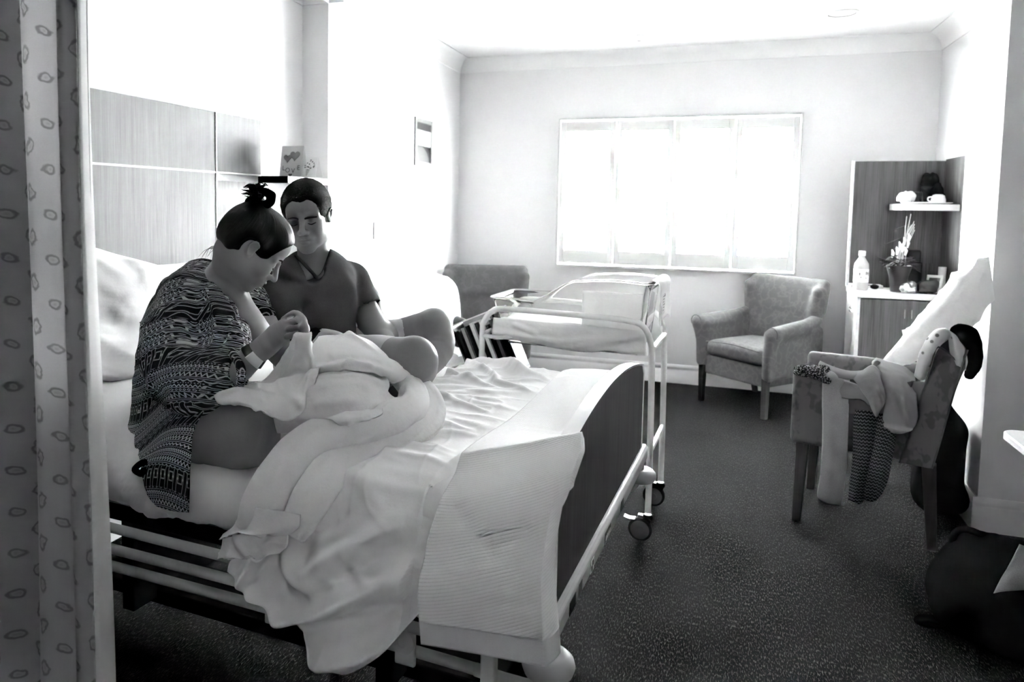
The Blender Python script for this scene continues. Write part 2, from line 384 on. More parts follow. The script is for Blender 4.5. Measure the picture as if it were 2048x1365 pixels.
# robe: woven bands of zigzags, diamonds, dots and lines
def robe_mat():
    a = M('tribal_print', .1, .95, 0); uv = a.xyz(a.co('UV')); U = uv[0]; V = uv[1]
    def cyc(x, n): return x.mod(float(n))
    P = .062; t = V.mod(P)/P; u = U/.0098
    def band(lo, hi): return (t > lo)*(t < hi)
    def line(c, w=.012): return ((t-c).abs() < w)
    def zig(lo, hi, per, wd):           # zigzag line
        h = (t-lo)/(hi-lo); z = (u*per).tri(); return band(lo, hi)*((h-z*.8-.1).abs() < wd)
    def dots(lo, hi, per, r):
        h = (t-lo)/(hi-lo)-.5; x = (u*per).fract()-.5; return band(lo, hi)*((x.abs()+h.abs()) < r)
    def ring(lo, hi, per):
        h = (t-lo)/(hi-lo)-.5; x = (u*per).fract()-.5; d = x.abs()+h.abs(); return band(lo, hi)*((d-.33).abs() < .1)
    w = line(.02).max(line(.10)).max(zig(.12, .34, 1.1, .20)).max(dots(.13, .20, 1.1, .25)).max(line(.38)).max(ring(.40, .54, 1.4)).max(line(.57)).max(zig(.59, .73, 1.5, .24)).max(dots(.75, .83, 2.2, .32)).max(zig(.84, .97, .8, .22)).max(dots(.86, .95, .8, .16))
    big = a.noise(a.co('UV', (1, 1, 1)), 9, 1); dark = ((V/(P*3)).mod(1.0)).step(.60, .64)*(1-((V/(P*3)).mod(1.0)).step(.95, .99))
    box = ((u*.45).fract()-.5).abs(); sq = ((box-.32).abs() < .03).max(((box.max(((t-.5)).abs())-.2).abs() < .03))
    w2 = sq*.8+dots(.3, .7, .9, .2)*.7
    w = mix(dark, w, w2*.75)
    a.color(w*.46*(big*.5+.75)+.008); f = a.noise(a.co(), 800, 2); a.bump(f, .1, .002); return a.m
MAT['robe'] = robe_mat()
def skin(name, c):
    a = M(name, c, .5, .35)
    v = a.co(); n = a.noise(v, 300, 3); k = a.noise(v, 12, 3); a.color((k-.5)*.05*c*2+(n-.5)*.1*c+c); a.bump(n, .08, .001); return a.m
MAT['skin_w'] = skin('skin_light', .24); MAT['skin_m'] = skin('skin_tan', .19)
def hairm(name, c):
    a = M(name, c, .5, .05); v = a.co('UV', (260, 4, 1)); n = a.noise(v, 1, 3); a.color(n*c*1.6+c*.3); a.bump(n, .4, .003); return a.m
MAT['hair'] = hairm('dark_hair', .006)
a = M('cropped_hair', .03, .9, .04); n = a.noise(a.co(), 420, 2); a.color(n*.022+.002); a.bump(n, .9, .004); MAT['hair_m'] = a.m
MAT['shirt'] = fabric('heather_tshirt', .052, sc=700, amp=.5, wr=12, bump=.12)
MAT['shorts_m'] = fabric('pale_shorts', .48); MAT['shorts_w'] = fabric('light_shorts', .55)
MAT['brow'] = M('brow_hair', .03, .9, .05).m; MAT['lip'] = M('lip', .22, .5).m
MAT['tan'] = fabric('khaki_cloth', .30, wr=22, bump=.2); MAT['tan_in'] = fabric('khaki_lining', .12)
MAT['towel'] = fabric('terry_towel', .36, sc=380, amp=.25, bump=.6)
a = M('chevron_fabric', .05, .9, 0); uv = a.xyz(a.co('UV')); u = uv[0]/.015; v = uv[1]/.015; z = ((v+u.tri()*.5).fract()); l = (z < .22); l2 = ((u.tri()-.5).abs()+((v*.5).fract()-.5).abs() < .14); a.color(l.max(l2)*.22+.02); MAT['chevron'] = a.m
a = M('knit_black_white', .05, .9, 0); n = a.noise(a.co(), 160, 1); a.color(n.step(.52, .62)*.3+.015); a.bump(n, .8, .004); MAT['knit'] = a.m
a = M('printed_baby_cloth', .7, .85, .2); d, n = a.voro(a.co(), 22); a.color(d.step(.13, .2)*.5+.2); MAT['babyprint'] = a.m
MAT['leaf'] = M('dark_leaf', .02, .4).m; MAT['flower'] = M('pale_flower', .7, .6).m; MAT['stem'] = M('stem', .35, .5).m
MAT['pot'] = M('smoked_pot', .018, .3, .3).m; MAT['paper'] = M('paper', .72, .7).m; MAT['card_grey'] = M('card_grey', .42, .6).m; MAT['ink'] = M('ink', .05, .8, .1).m; MAT['ink_mid'] = M('ink_mid', .13, .8, .1).m
MAT['ceramic'] = M('ceramic', .85, .15).m; MAT['water'] = M('water_bottle', .75, .12, trans=.35, ior=1.2).m
MAT['foil'] = M('foil_wrap', .5, .2, metal=.8).m
MAT['wall_dim'] = wallmat('rear_wall_paint', .82)
MAT['lamp_grey'] = M('recess_grey', .025, .7, .1).m; MAT['lamp_frame'] = M('lamp_frame', .13, .6, .2).m; MAT['lamp_scoop'] = M('lamp_scoop', .06, .6, .2).m; MAT['lamp_white'] = M('lamp_diffuser', .30, .5, .2).m; MAT['laminate'] = M('table_laminate', .62, .35).m; MAT['counter'] = M('counter_white', .72, .35).m
# ------------------------------------------------------------------ the room
YF, XA, XB, XR, ZC = 6.325, -2.35, -2.175, 1.516, 2.73
XP, PY0, PY1 = 1.184, 3.905, 4.40          # pier on the right
YB = -2.6; XR2 = 2.4
struct('floor', MB().box(XA-.2, XR2+.2, YB-.2, YF+.3, -.12, 0), MAT['carpet'], smooth=None)
struct('ceiling', MB().box(XA-.2, XR2+.2, YB-.2, YF+.3, ZC, ZC+.12), MAT['ceil'], smooth=None)
struct('wall_left', MB().box(XA-.2, XA, YB, YF+.2, 0, ZC), MAT['wall'], smooth=None)
struct('wall_left_pier', MB().box(XA, XB, 3.93, YF, 0, ZC), MAT['wall'], smooth=None)
WX0, WX1, WZ0, WZ1 = -1.25, .607, .954, 2.175
m = MB(); t = .2
m.box(XA-.2, WX0, YF, YF+t, 0, ZC).box(WX1, XR+.3, YF, YF+t, 0, ZC).box(WX0, WX1, YF, YF+t, 0, WZ0).box(WX0, WX1, YF, YF+t, WZ1, ZC)
struct('wall_far', m, MAT['wall'], smooth=None)
struct('wall_right', MB().box(XR, XR+.2, PY1, YF, 0, ZC), MAT['wall'], smooth=None)
struct('wall_right_pier', MB().box(XP, XR2+.2, PY0, PY1, 0, ZC), MAT['wall'], smooth=None)
struct('wall_right_near', MB().box(XR2, XR2+.2, YB, PY0, 0, ZC), MAT['wall'], smooth=None)
struct('wall_back', MB().box(XA-.2, XR2+.2, YB-.2, YB, 0, ZC), MAT['wall_dim'], smooth=None)
# cornices: a cove profile swept along each wall
def cove(name, a, b, inward, mat=MAT['ceil']):
    a = np.array(a, float); b = np.array(b, float); d = np.array(inward, float); c = .105
    prof = [(0, ZC), (0, ZC-c-.008), (.006, ZC-c-.008), (.008, ZC-c+.004)]+[(.008+(c-.012)*(1-math.cos(q)), ZC-c+.006+(c-.012)*math.sin(q)) for q in np.linspace(0, math.pi/2, 7)]+[(c+.004, ZC-.004), (c+.004, ZC)]
    mb = MB(); P = [[p+d*u+np.array([0, 0, z]) for u, z in prof] for p in (a, b)]; mb.grid(P, wrap=True)
    struct(name, mb, mat, smooth=50)
cove('trim_1', (XA, YB, 0), (XA, 3.93, 0), (1, 0, 0)); cove('trim_2', (XA, 3.93, 0), (XB+.1, 3.93, 0), (0, -1, 0))
cove('trim_3', (XB, 3.93-.1, 0), (XB, YF, 0), (1, 0, 0)); cove('trim_4', (XB, YF, 0), (XR, YF, 0), (0, -1, 0))
cove('trim_5', (XR, YF, 0), (XR, PY1, 0), (-1, 0, 0)); cove('trim_6', (XR, PY1, 0), (XP-.1, PY1, 0), (0, 1, 0))
cove('trim_7', (XP, PY1+.1, 0), (XP, PY0-.1, 0), (-1, 0, 0)); cove('trim_8', (XP-.1, PY0, 0), (XR2, PY0, 0), (0, -1, 0))
# skirting: tall moulded board
def skirt(name, a, b, inward, h=.155):
    a = np.array(a, float); b = np.array(b, float); d = np.array(inward, float)
    prof = [(0, 0), (.018, 0), (.018, h*.66), (.013, h*.70), (.013, h*.78), (.017, h*.82), (.015, h*.93), (.006, h), (0, h)]
    mb = MB(); mb.grid([[p+d*u+np.array([0, 0, z]) for u, z in prof] for p in (a, b)], wrap=True); struct(name, mb, MAT['trim'], smooth=40)
skirt('baseboard_far', (XB, YF, 0), (XR, YF, 0), (0, -1, 0)); skirt('baseboard_left', (XB, 3.93, 0), (XB, YF, 0), (1, 0, 0))
skirt('baseboard_right', (XR, PY1, 0), (XR, YF, 0), (-1, 0, 0)); skirt('baseboard_pier', (XP, PY0, 0), (XP, PY1, 0), (-1, 0, 0)); skirt('baseboard_right_near', (XP-.018, PY0, 0), (XR2, PY0, 0), (0, -1, 0))
# plantation shutters in the window
wf = bpy.data.objects.new('window_1', None); COL.objects.link(wf); wf['kind'] = 'structure'
m = MB(); e = .018; y0, y1 = YF-.045, YF+.05
m.box(WX0-e, WX0, y0, y1, WZ0-e, WZ1+e).box(WX1, WX1+e, y0, y1, WZ0-e, WZ1+e).box(WX0, WX1, y0, y1, WZ1, WZ1+e).box(WX0, WX1, y0, y1, WZ0-e, WZ0)
obj('window_frame', m, MAT['shutter'], wf, bevel=.003)
m = MB().box(WX0, WX1, YF+.12, YF+.126, WZ0, WZ1); obj('window_pane', m, MAT['glass'], wf, smooth=None)
m = MB().box(WX0, WX1, YF+.1, YF+.15, 1.95, 1.99).box(-.345, -.295, YF+.1, YF+.15, WZ0, WZ1); obj('window_sash', m, MAT['shutter'], wf)
pw = (WX1-WX0)/4
for i in range(4):
    x0 = WX0+i*pw+.003; x1 = x0+pw-.006; sw = .047; zb, zt = WZ0+.010, WZ1-.010
    m = MB().box(x0, x0+sw, YF-.032, YF-.004, zb, zt).box(x1-sw, x1, YF-.032, YF-.004, zb, zt).box(x0+sw, x1-sw, YF-.032, YF-.004, zt-.085, zt).box(x0+sw, x1-sw, YF-.032, YF-.004, zb, zb+.115)
    p = obj('shutter_panel', m, MAT['shutter'], wf, bevel=.002)
    n = 11; za = zb+.115; hh = (zt-.085-za)/n; m = MB()
    for k in range(n):
        zc = za+hh*(k+.5); el = [(.043*math.cos(q), .006*math.sin(q)) for q in np.linspace(0, 2*math.pi, 14, endpoint=False)]; tl = .12
        m.prism([(u*math.cos(tl)-v*math.sin(tl), u*math.sin(tl)+v*math.cos(tl)) for u, v in el], x0+sw, x1-sw, lambda u, v, q, zc=zc: (q, YF-.018+u, zc+v))
    obj('louvres', m, MAT['shutter'], p)
    if i in (1, 2):
        kx = x1-.02 if i == 1 else x0+.02
        obj('shutter_knob', MB().lathe([(.0, -.045), (.007, -.045), (.009, -.040), (.005, -.036), (.005, -.031)], (kx, YF, 1.5), 12, 1), MAT['white_plastic'], p)
# laminate panels behind the bed head, a shelf beside them
hb = thing('headboard_panelling', 'pale grained laminate wall panelling behind the head of the bed', 'wall panel', (XA, 1.0, 0))
for (a, b, z0, z1) in ((1.2, 3.070, 1.597, 1.888), (3.082, 3.465, 1.597, 1.888), (1.2, 3.070, .35, 1.588), (3.082, 3.93-.003, .35, 1.553)):
    if b > 3.5: b = 3.465
    obj('panel', MB().box(.0012, .02, a-1, b-1, z0, z1), MAT['panel_wood'], hb, bevel=.0015)
obj('joint_strip', MB().box(.0005, .022, .2, 2.465, 1.588, 1.597), MAT['white_plastic'], hb)
obj('joint_strip', MB().box(.0005, .018, 2.070, 2.074, .35, 1.888), MAT['dark_metal'], hb)
obj('joint_strip', MB().box(.0005, .024, 2.0745, 2.082, .35, 1.888), MAT['white_plastic'], hb)
sh = thing('wall_shelf', 'slim white wall shelf with shade painted on its end, holding the greeting cards', 'shelf', (XA, 3.465, 1.553))
obj('shelf_board', MB().box(0.0005, .186, .004, .464, 0, .036).box(.1755, .186, .464, 1.66, 0, .036), MAT['counter'], sh, bevel=.001)
obj('shaded_end', MB().box(.0005, .187, 0, .004, -.001, .037), MAT['dark_metal'], sh)  # end face turned from the window, its shade put into a dark colour
# greeting cards
def frame_card(name, label, x0, x1, ytop, ybot, X0, mat, tilt):
    p0 = on_x(x0, ybot, X0); p1 = on_x(x1, ybot, X0)
    return p0, p1
def card(label, xl, xr, yt, yb, Y, mat, back=.06):
    a = on_y(xl, yb, Y); b = on_y(xr, yb, Y); z0 = 1.5895; h = on_y(xl, yt, Y)[2]-z0; w = b[0]-a[0]
    t = thing('greeting_card', label, 'card', (a[0], Y, z0)); lean = .03
    obj('card_front', MB().prism([(0, 0), (w, 0), (w, h), (0, h)], 0, .0015, lambda u, v, q: (u, q+v/h*lean, v)), mat, t, smooth=None)
    obj('card_back', MB().prism([(0, 0), (w, 0), (w, h), (0, h)], 0, .0015, lambda u, v, q: (u+.004, .072+q-v/h*(.072-lean-.002), v*.985)), MAT['paper'], t, smooth=None)
    return t, w, h, lean
t, w, h, lean = card('grey greeting card with two hearts above the word LOVE on the wall shelf', 558.5, 602, 291.5, 352.5, 3.52, MAT['card_grey'])
def on_card(u, v, q=-.0012): return (u, q+v/h*lean, v)
for cx_, cz_, s_, mt in ((.31*w, .60*h, .155*w, MAT['ink_mid']), (.64*w, .68*h, .195*w, MAT['ink_mid'])):
    pts = [(cx_+s_*1.15*(math.sin(q)**3), cz_+s_*1.15*(13*math.cos(q)-5*math.cos(2*q)-2*math.cos(3*q)-math.cos(4*q))/16) for q in np.linspace(0, 2*math.pi, 26, endpoint=False)]
    obj('heart', MB().prism(pts, -.0016, 0, lambda u, v, q: on_card(u, v, q)), mt, t, smooth=None)
for ch, u_, v_ in (('L', .18, .20), ('O', .37, .13), ('V', .62, .11), ('E', .86, .21)):
    fc = bpy.data.curves.new('letter', 'FONT'); fc.body = ch; fc.size = w*.27; fc.align_x = 'CENTER'; fc.extrude = .0004
    f0 = bpy.data.objects.new('letter_curve', fc); fo = bpy.data.objects.new('letter', bpy.data.meshes.new_from_object(f0)); bpy.data.objects.remove(f0); COL.objects.link(fo); fo.parent = t; fo.location = (u_*w, -.0016+v_*lean, v_*h); fo.rotation_euler = (math.radians(84), 0, 0); fo.data.materials.clear(); fo.data.materials.append(MAT['ink'])
obj('heart', MB().prism([(.5*w+.012*math.sin(q)**3, .045*h+.011*(13*math.cos(q)-5*math.cos(2*q)-2*math.cos(3*q)-math.cos(4*q))/16) for q in np.linspace(0, 2*math.pi, 16, endpoint=False)], -.0016, 0, lambda u, v, q: on_card(u, v, q)), MAT['ink'], t, smooth=None)
t, w, h, lean = card('small white greeting card with a drawn posy of flowers on the wall shelf', 603.5, 631, 314, 355, 3.56, MAT['paper'])
m = MB(); R_ = random.Random(3)
m.prism([(.28*w, .05*h), (.36*w, .05*h), (.55*w, .38*h), (.22*w, .40*h)], -.0014, 0, lambda u, v, q: on_card(u, v, q))
obj('posy_wrap', m, MAT['card_grey'], t, smooth=None); m = MB()
for k in range(22):
    q = R_.uniform(0, 6.28); r = R_.random()**.5*.34; px, pz = .46*w+r*w*math.cos(q)*1.1, .60*h+r*h*.75*math.sin(q); rr = R_.uniform(.02, .055)*w
    m.prism([(px+rr*math.cos(a_), pz+rr*math.sin(a_)) for a_ in np.linspace(0, 6.28, 8, endpoint=False)], -.0014-.0001*k, 0, lambda u, v, q: on_card(u, v, q))
obj('posy_flowers', m, MAT['ink_mid'], t, smooth=None)
# recessed wall light and switch on the left pier wall
a0, b0 = on_x(829.5, 339, XB), on_x(861.5, 232, XB); y0_, y1_, z0_, z1_ = a0[1]-.02, b0[1]+.02, 1.745, 2.115
wl = thing('wall_light', 'tall narrow recessed wall light with metal frame beside the window corner', 'wall light', (XB, y0_, z0_))
W_, H_ = y1_-y0_, z1_-z0_; fr = .035
m = MB().box(0.0005, .012, 0, fr, 0, H_).box(0.0005, .012, W_-fr, W_, 0, H_).box(0.0005, .012, fr, W_-fr, 0, fr).box(0.0005, .012, fr, W_-fr, H_-fr, H_)
obj('frame', m, MAT['lamp_frame'], wl, bevel=.002)
obj('reflector', MB().box(.0005, .003, fr, W_-fr, fr, H_*.42).box(.0005, .003, fr, W_-fr, H_*.74, H_-fr), MAT['lamp_grey'], wl)
obj('diffuser', MB().box(.001, .010, fr, W_-fr, H_*.42, H_*.76), MAT['lamp_white'], wl, bevel=.002)
obj('scoop', MB().prism([(fr, fr)]+[(fr+(W_-2*fr)*.9*math.cos(q), fr+(H_*.36)*math.sin(q)) for q in np.linspace(0, math.pi/2, 10)], .003, .006, lambda u, v, q: (q, u, v)), MAT['lamp_scoop'], wl)
a0, b0 = on_x(746, 478, XB), on_x(760, 443, XB)
sw_ = thing('light_switch', 'small white light switch on the left wall behind the man', 'light switch', (XB, a0[1], 1.205))
obj('switch_plate', MB().box(.0005, .010, 0, .075, 0, .117), MAT['lamp_white'], sw_, bevel=.003); obj('rocker', MB().box(.010, .013, .026, .049, .04, .075), MAT['grey_plastic'], sw_, bevel=.001)
# ceiling fittings
p = on_z(1684, 26, ZC); dl = thing('ceiling_downlight', 'round recessed silver downlight in the ceiling near the right wall', 'ceiling light', (p[0], p[1], ZC))
obj('trim_ring', MB().lathe([(.100, -.0005), (.104, -.006), (.100, -.010), (.084, -.010), (.080, -.004)], n=40), MAT['white_plastic'], dl)
obj('reflector', MB().lathe([(.0, -.001), (.088, -.0012), (.084, -.009), (.078, -.003), (.0, -.0035)], n=40), MAT['lamp_scoop'], dl)
p = on_z(1279, 71, ZC); sp = thing('fire_sprinkler', 'tiny white sprinkler head in the ceiling above the window', 'sprinkler', (p[0], p[1], ZC))
obj('rose', MB().lathe([(.0, -.0005), (.036, -.0005), (.034, -.008), (.012, -.012), (.0, -.012)]), MAT['white_plastic'], sp)
obj('nozzle', MB().lathe([(.0, -.012), (.008, -.012), (.007, -.034), (.017, -.036), (.017, -.039), (.0, -.039)]), MAT['chrome'], sp)
# ------------------------------------------------------------------ hospital bed (local axes: x along the bed towards the foot, y across away from the viewer)
bed = thing('hospital_bed', 'adjustable hospital bed with tube side rails, fitted white sheet and dark arched footboard', 'bed', BED_O, BED_A)
W0, W1 = .008, 1.135
def arch(w): return .925+.062*(1-((w-.6)/.54)**2)
ws = np.linspace(.062, 1.138, 40)
prof = [(1.138, .62), (1.138, .90)]+[(w, arch(w)) for w in ws[::-1][1:-1]]+[(.062, .90), (.062, .62)]
obj('footboard', MB().prism(prof, -.030, -.004, lambda u, v, q: (q, u, v)), MAT['foot_wood'], bed, bevel=.002)
top = [(1.1395, .62), (1.1395, .902)]+[(w, arch(w)+.002) for w in ws[::-1][1:-1]]+[(.0605, .902), (.0605, .62)]
A = np.array([[(s, u+du*(1 if u > .6 else -1), v+(.004 if dz else 0)) for s, du, dz in ((-.034, -.004, 0), (-.036, .003, 1), (-.001, .003, 1), (-.003, -.004, 0))] for u, v in top])
obj('edge_band', MB().grid(A, wrap=True), MAT['white_metal'], bed)
bar = MB(); bp = [(-.038, .600), (.000, .596), (.012, .602), (.014, .640), (.004, .650), (-.038, .650)]
bar.prism(bp, .03, 1.185, lambda u, v, q: (u, q, v)); fb = obj('foot_rail', bar, MAT['rail'], bed, bevel=.004)
tag(fb, label='white enamelled lower rail with small safety stickers')
for w_, ww, mt in ((.135, .05, 'black_plastic'), (.205, .028, 'ink_mid'), (.32, .035, 'paper'), (.50, .07, 'ink_mid'), (.70, .035, 'ink_mid')):
    st = obj('sticker', MB().box(.0128, .0146, w_-ww/2, w_+ww/2, .607, .636), MAT[mt], fb, smooth=None)
for k, (w_, zz) in enumerate(((.315, .616), (.325, .626), (.478, .62), (.494, .62), (.510, .62), (.526, .62))):
    obj('sticker_mark', MB().box(.0140, .0150, w_-.005, w_+.005, zz-.006, zz+.006), MAT['ink' if k < 2 else 'paper'], fb, smooth=None)
for w_ in (.035, 1.17):
    b = obj('corner_bumper', MB().lathe([(.012, .018), (.026, .022), (.040, .020), (.050, .010), (.053, -.002), (.048, -.016), (.036, -.022), (.012, -.022)], (-.008, w_, .545), 36), MAT['rail'], bed)
    obj('bumper_hub', MB().lathe([(0, .020), (.012, .020), (.012, .028), (.006, .06), (0, .06)], (-.008, w_, .545), 16), MAT['chrome'], b)
for w_ in (.03, 1.17): obj('corner_tube', MB().tube([(-.008, w_, .575), (-.03, w_, .50), (-.085, w_, .490), (-.16, w_, .494)], .013, 14, 6), MAT['rail'], bed)
m = MB().tube([(-.74, .03, .500), (-.45, .03, .4985), (-.12, .03, .494)], .0120, 16); obj('frame_tube', m, MAT['rail'], bed)
m = MB().tube([(-.74, 1.15, .500), (-.12, 1.15, .494)], .0120, 16); obj('frame_tube', m, MAT['rail'], bed)
for w_ in (.0, 1.18):
    sr = obj('side_rail', MB().tube([(-2.0, w_-.03, .637), (-.30, w_-.03, .637), (-.24, w_-.03, .62)], .0120, 16).tube([(-2.0, w_-.03, .578), (-.24, w_-.03, .588)], .0120, 16).tube([(-2.0, w_-.03, .532), (-.33, w_-.03, .545)], .0120, 16), MAT['rail'], bed)
    obj('pivot_bracket', MB().box(-.318, -.272, w_-.030, w_-.018, .50, .57), MAT['rail'], sr, bevel=.004)
    obj('pivot_knob', MB().lathe([(0, 0), (.026, 0), (.026, -.010), (.020, -.014), (.010, -.014), (.008, -.011), (0, -.011)], (-.295, w_-.030, .556), 24, 1), MAT['grey_plastic'], sr)
    for s_ in (-.135, -.66, -1.6): obj('rail_bracket', MB().box(s_, s_+.03, w_-.012, w_+.012, .492, .63), MAT['rail'], sr, bevel=.003)
obj('platform', MB().box(-1.98, -1.30, .09, 1.09, .632, .655).box(-1.27, -.76, .09, 1.09, .632, .655).box(-.73, -.06, .09, 1.09, .632, .655), MAT['grey_plastic'], bed, bevel=.003)
m = MB().box(-1.95, -.05, .10, .15, .58, .63).box(-1.95, -.05, 1.03, 1.08, .58, .63).box(-.12, -.06, .10, 1.08, .50, .62).box(-1.95, -1.9, .10, 1.08, .50, .62)
m.box(-1.55, -1.50, .40, .80, .10, .60).box(-.60, -.55, .40, .80, .10, .60).box(-1.80, -.30, .50, .70, .08, .13).box(-1.82, -1.76, .25, .92, .08, .13).box(-.33, -.27, .25, .92, .08, .13)
obj('undercarriage', m, MAT['dark_metal'], bed, bevel=.004)
for s_ in (-1.8, -.3):
    for w_ in (.25, .92):
        c_ = obj('castor', MB().lathe([(0, -.018), (.045, -.018), (.055, -.010), (.055, .010), (.045, .018), (0, .018)], (s_, w_, .0565), 28, 1), MAT['black_plastic'], bed)
        obj('castor_fork', MB().box(s_-.015, s_+.015, w_-.026, w_-.020, .04, .12).box(s_-.015, s_+.015, w_+.020, w_+.026, .04, .12).box(s_-.02, s_+.02, w_-.026, w_+.026, .112, .125), MAT['dark_metal'], c_)
def sag(s, w): t = np.clip((-.48-s)/.30, 0, 1); return .078*t*t*(3-2*t)*np.exp(-(np.maximum(w, 0)/.50)**2)
# mattress with fitted sheet: box with soft rounded rim, puckers and a sag along the near side
def mattress():
    ns, nr = 170, 64; z0, z1, r = .662, .862, .06; out = []
    ring = []                                # cross-section path: under edge near -> near side -> top -> far side
    def arc(cy, cz, a0, a1, n=7): return [(cy+r*math.cos(a), cz+r*math.sin(a)) for a in np.linspace(a0, a1, n)]
    ring = [(.30, z0)]+arc(W0+r, z0+r, 1.5*math.pi, math.pi)+arc(W0+r, z1-r, math.pi, .5*math.pi)+[(w, z1) for w in np.linspace(.16, 1.04, 26)]+arc(W1-r, z1-r, .5*math.pi, 0)+arc(W1-r, z0+r, 0, -.5*math.pi)+[(.9, z0)]
    ring = np.array(ring); ss = np.linspace(-1.985, -.045, ns)
    A = np.zeros((ns, len(ring), 3))
    for i, s in enumerate(ss):
        A[i, :, 0] = s; A[i, :, 1:] = ring
        e = min((s+1.985), (-.045-s)); k = math.sqrt(max(0, 1-(1-min(e/.06, 1))**2)) if e < .06 else 1
        A[i, :, 2] = .76+(A[i, :, 2]-.76)*(.45+.55*k); A[i, :, 1] = .59+(A[i, :, 1]-.59)*(.965+.035*k)
    A[..., 2] -= sag(A[..., 0], A[..., 1])*np.clip((A[..., 2]-.68)/.12, 0, 1)
    N = normals(A); S_, Wv, Z = A[..., 0], A[..., 1], A[..., 2]
    P = np.stack([S_*5.5, Wv*3+Z*2.2, Z*0], -1); d = vnoise(P, 1)*.007+crease(P*.9, 5)*.006*np.clip((-.6-S_)/.2, 0, 1)
    side = np.clip((.11-Wv)/.05, 0, 1)
    fan = np.sin((S_+.06*np.sin(Z*20))*62+vnoise(np.stack([S_*6, Z*9, Z*0], -1), 9)*3.0)
    d += side*np.clip(fan, 0, 1)**2*.011*np.exp(-((S_+1.00)/.14)**2)
    for poly, a, wd in (([(-1.30, .80), (-1.16, .76), (-1.05, .70)], .016, .016), ([(-1.26, .74), (-1.12, .71), (-1.0, .69)], .013, .012), ([(-1.6, .80), (-1.3, .72)], .012, .018), ([(-1.15, .80), (-1.08, .72)], .007, .012), ([(-.96, .85), (-.93, .74), (-.95, .69)], .006, .010), ([(-.86, .85), (-.85, .76)], .005, .009)):
        dd, pr = seg_d(S_, Z, poly); d += side*a*np.exp(-(dd/wd)**2)
    topm = np.clip((Z-.76)/.02, 0, 1)*np.clip((Wv-.05)/.04, 0, 1)
    for poly, a, wd in (([(-1.95, .30), (-1.55, .18), (-1.2, .12)], .010, .02), ([(-1.9, .18), (-1.6, .10)], .012, .018), ([(-1.9, .45), (-1.5, .30)], .008, .02)):
        dd, pr = seg_d(S_, Wv, poly); d += topm*a*np.exp(-(dd/wd)**2)
    A = A+N*d[..., None]*np.sign((N[60, 30] @ np.array([0, 0, 1])) or 1)
    mb = MB(); mb.grid(A); n = len(ring); mb.f += [tuple(range(n))[::-1], tuple((ns-1)*n+k for k in range(n))]
    return mb
obj('mattress', mattress(), MAT['sheet'], bed, smooth=180)

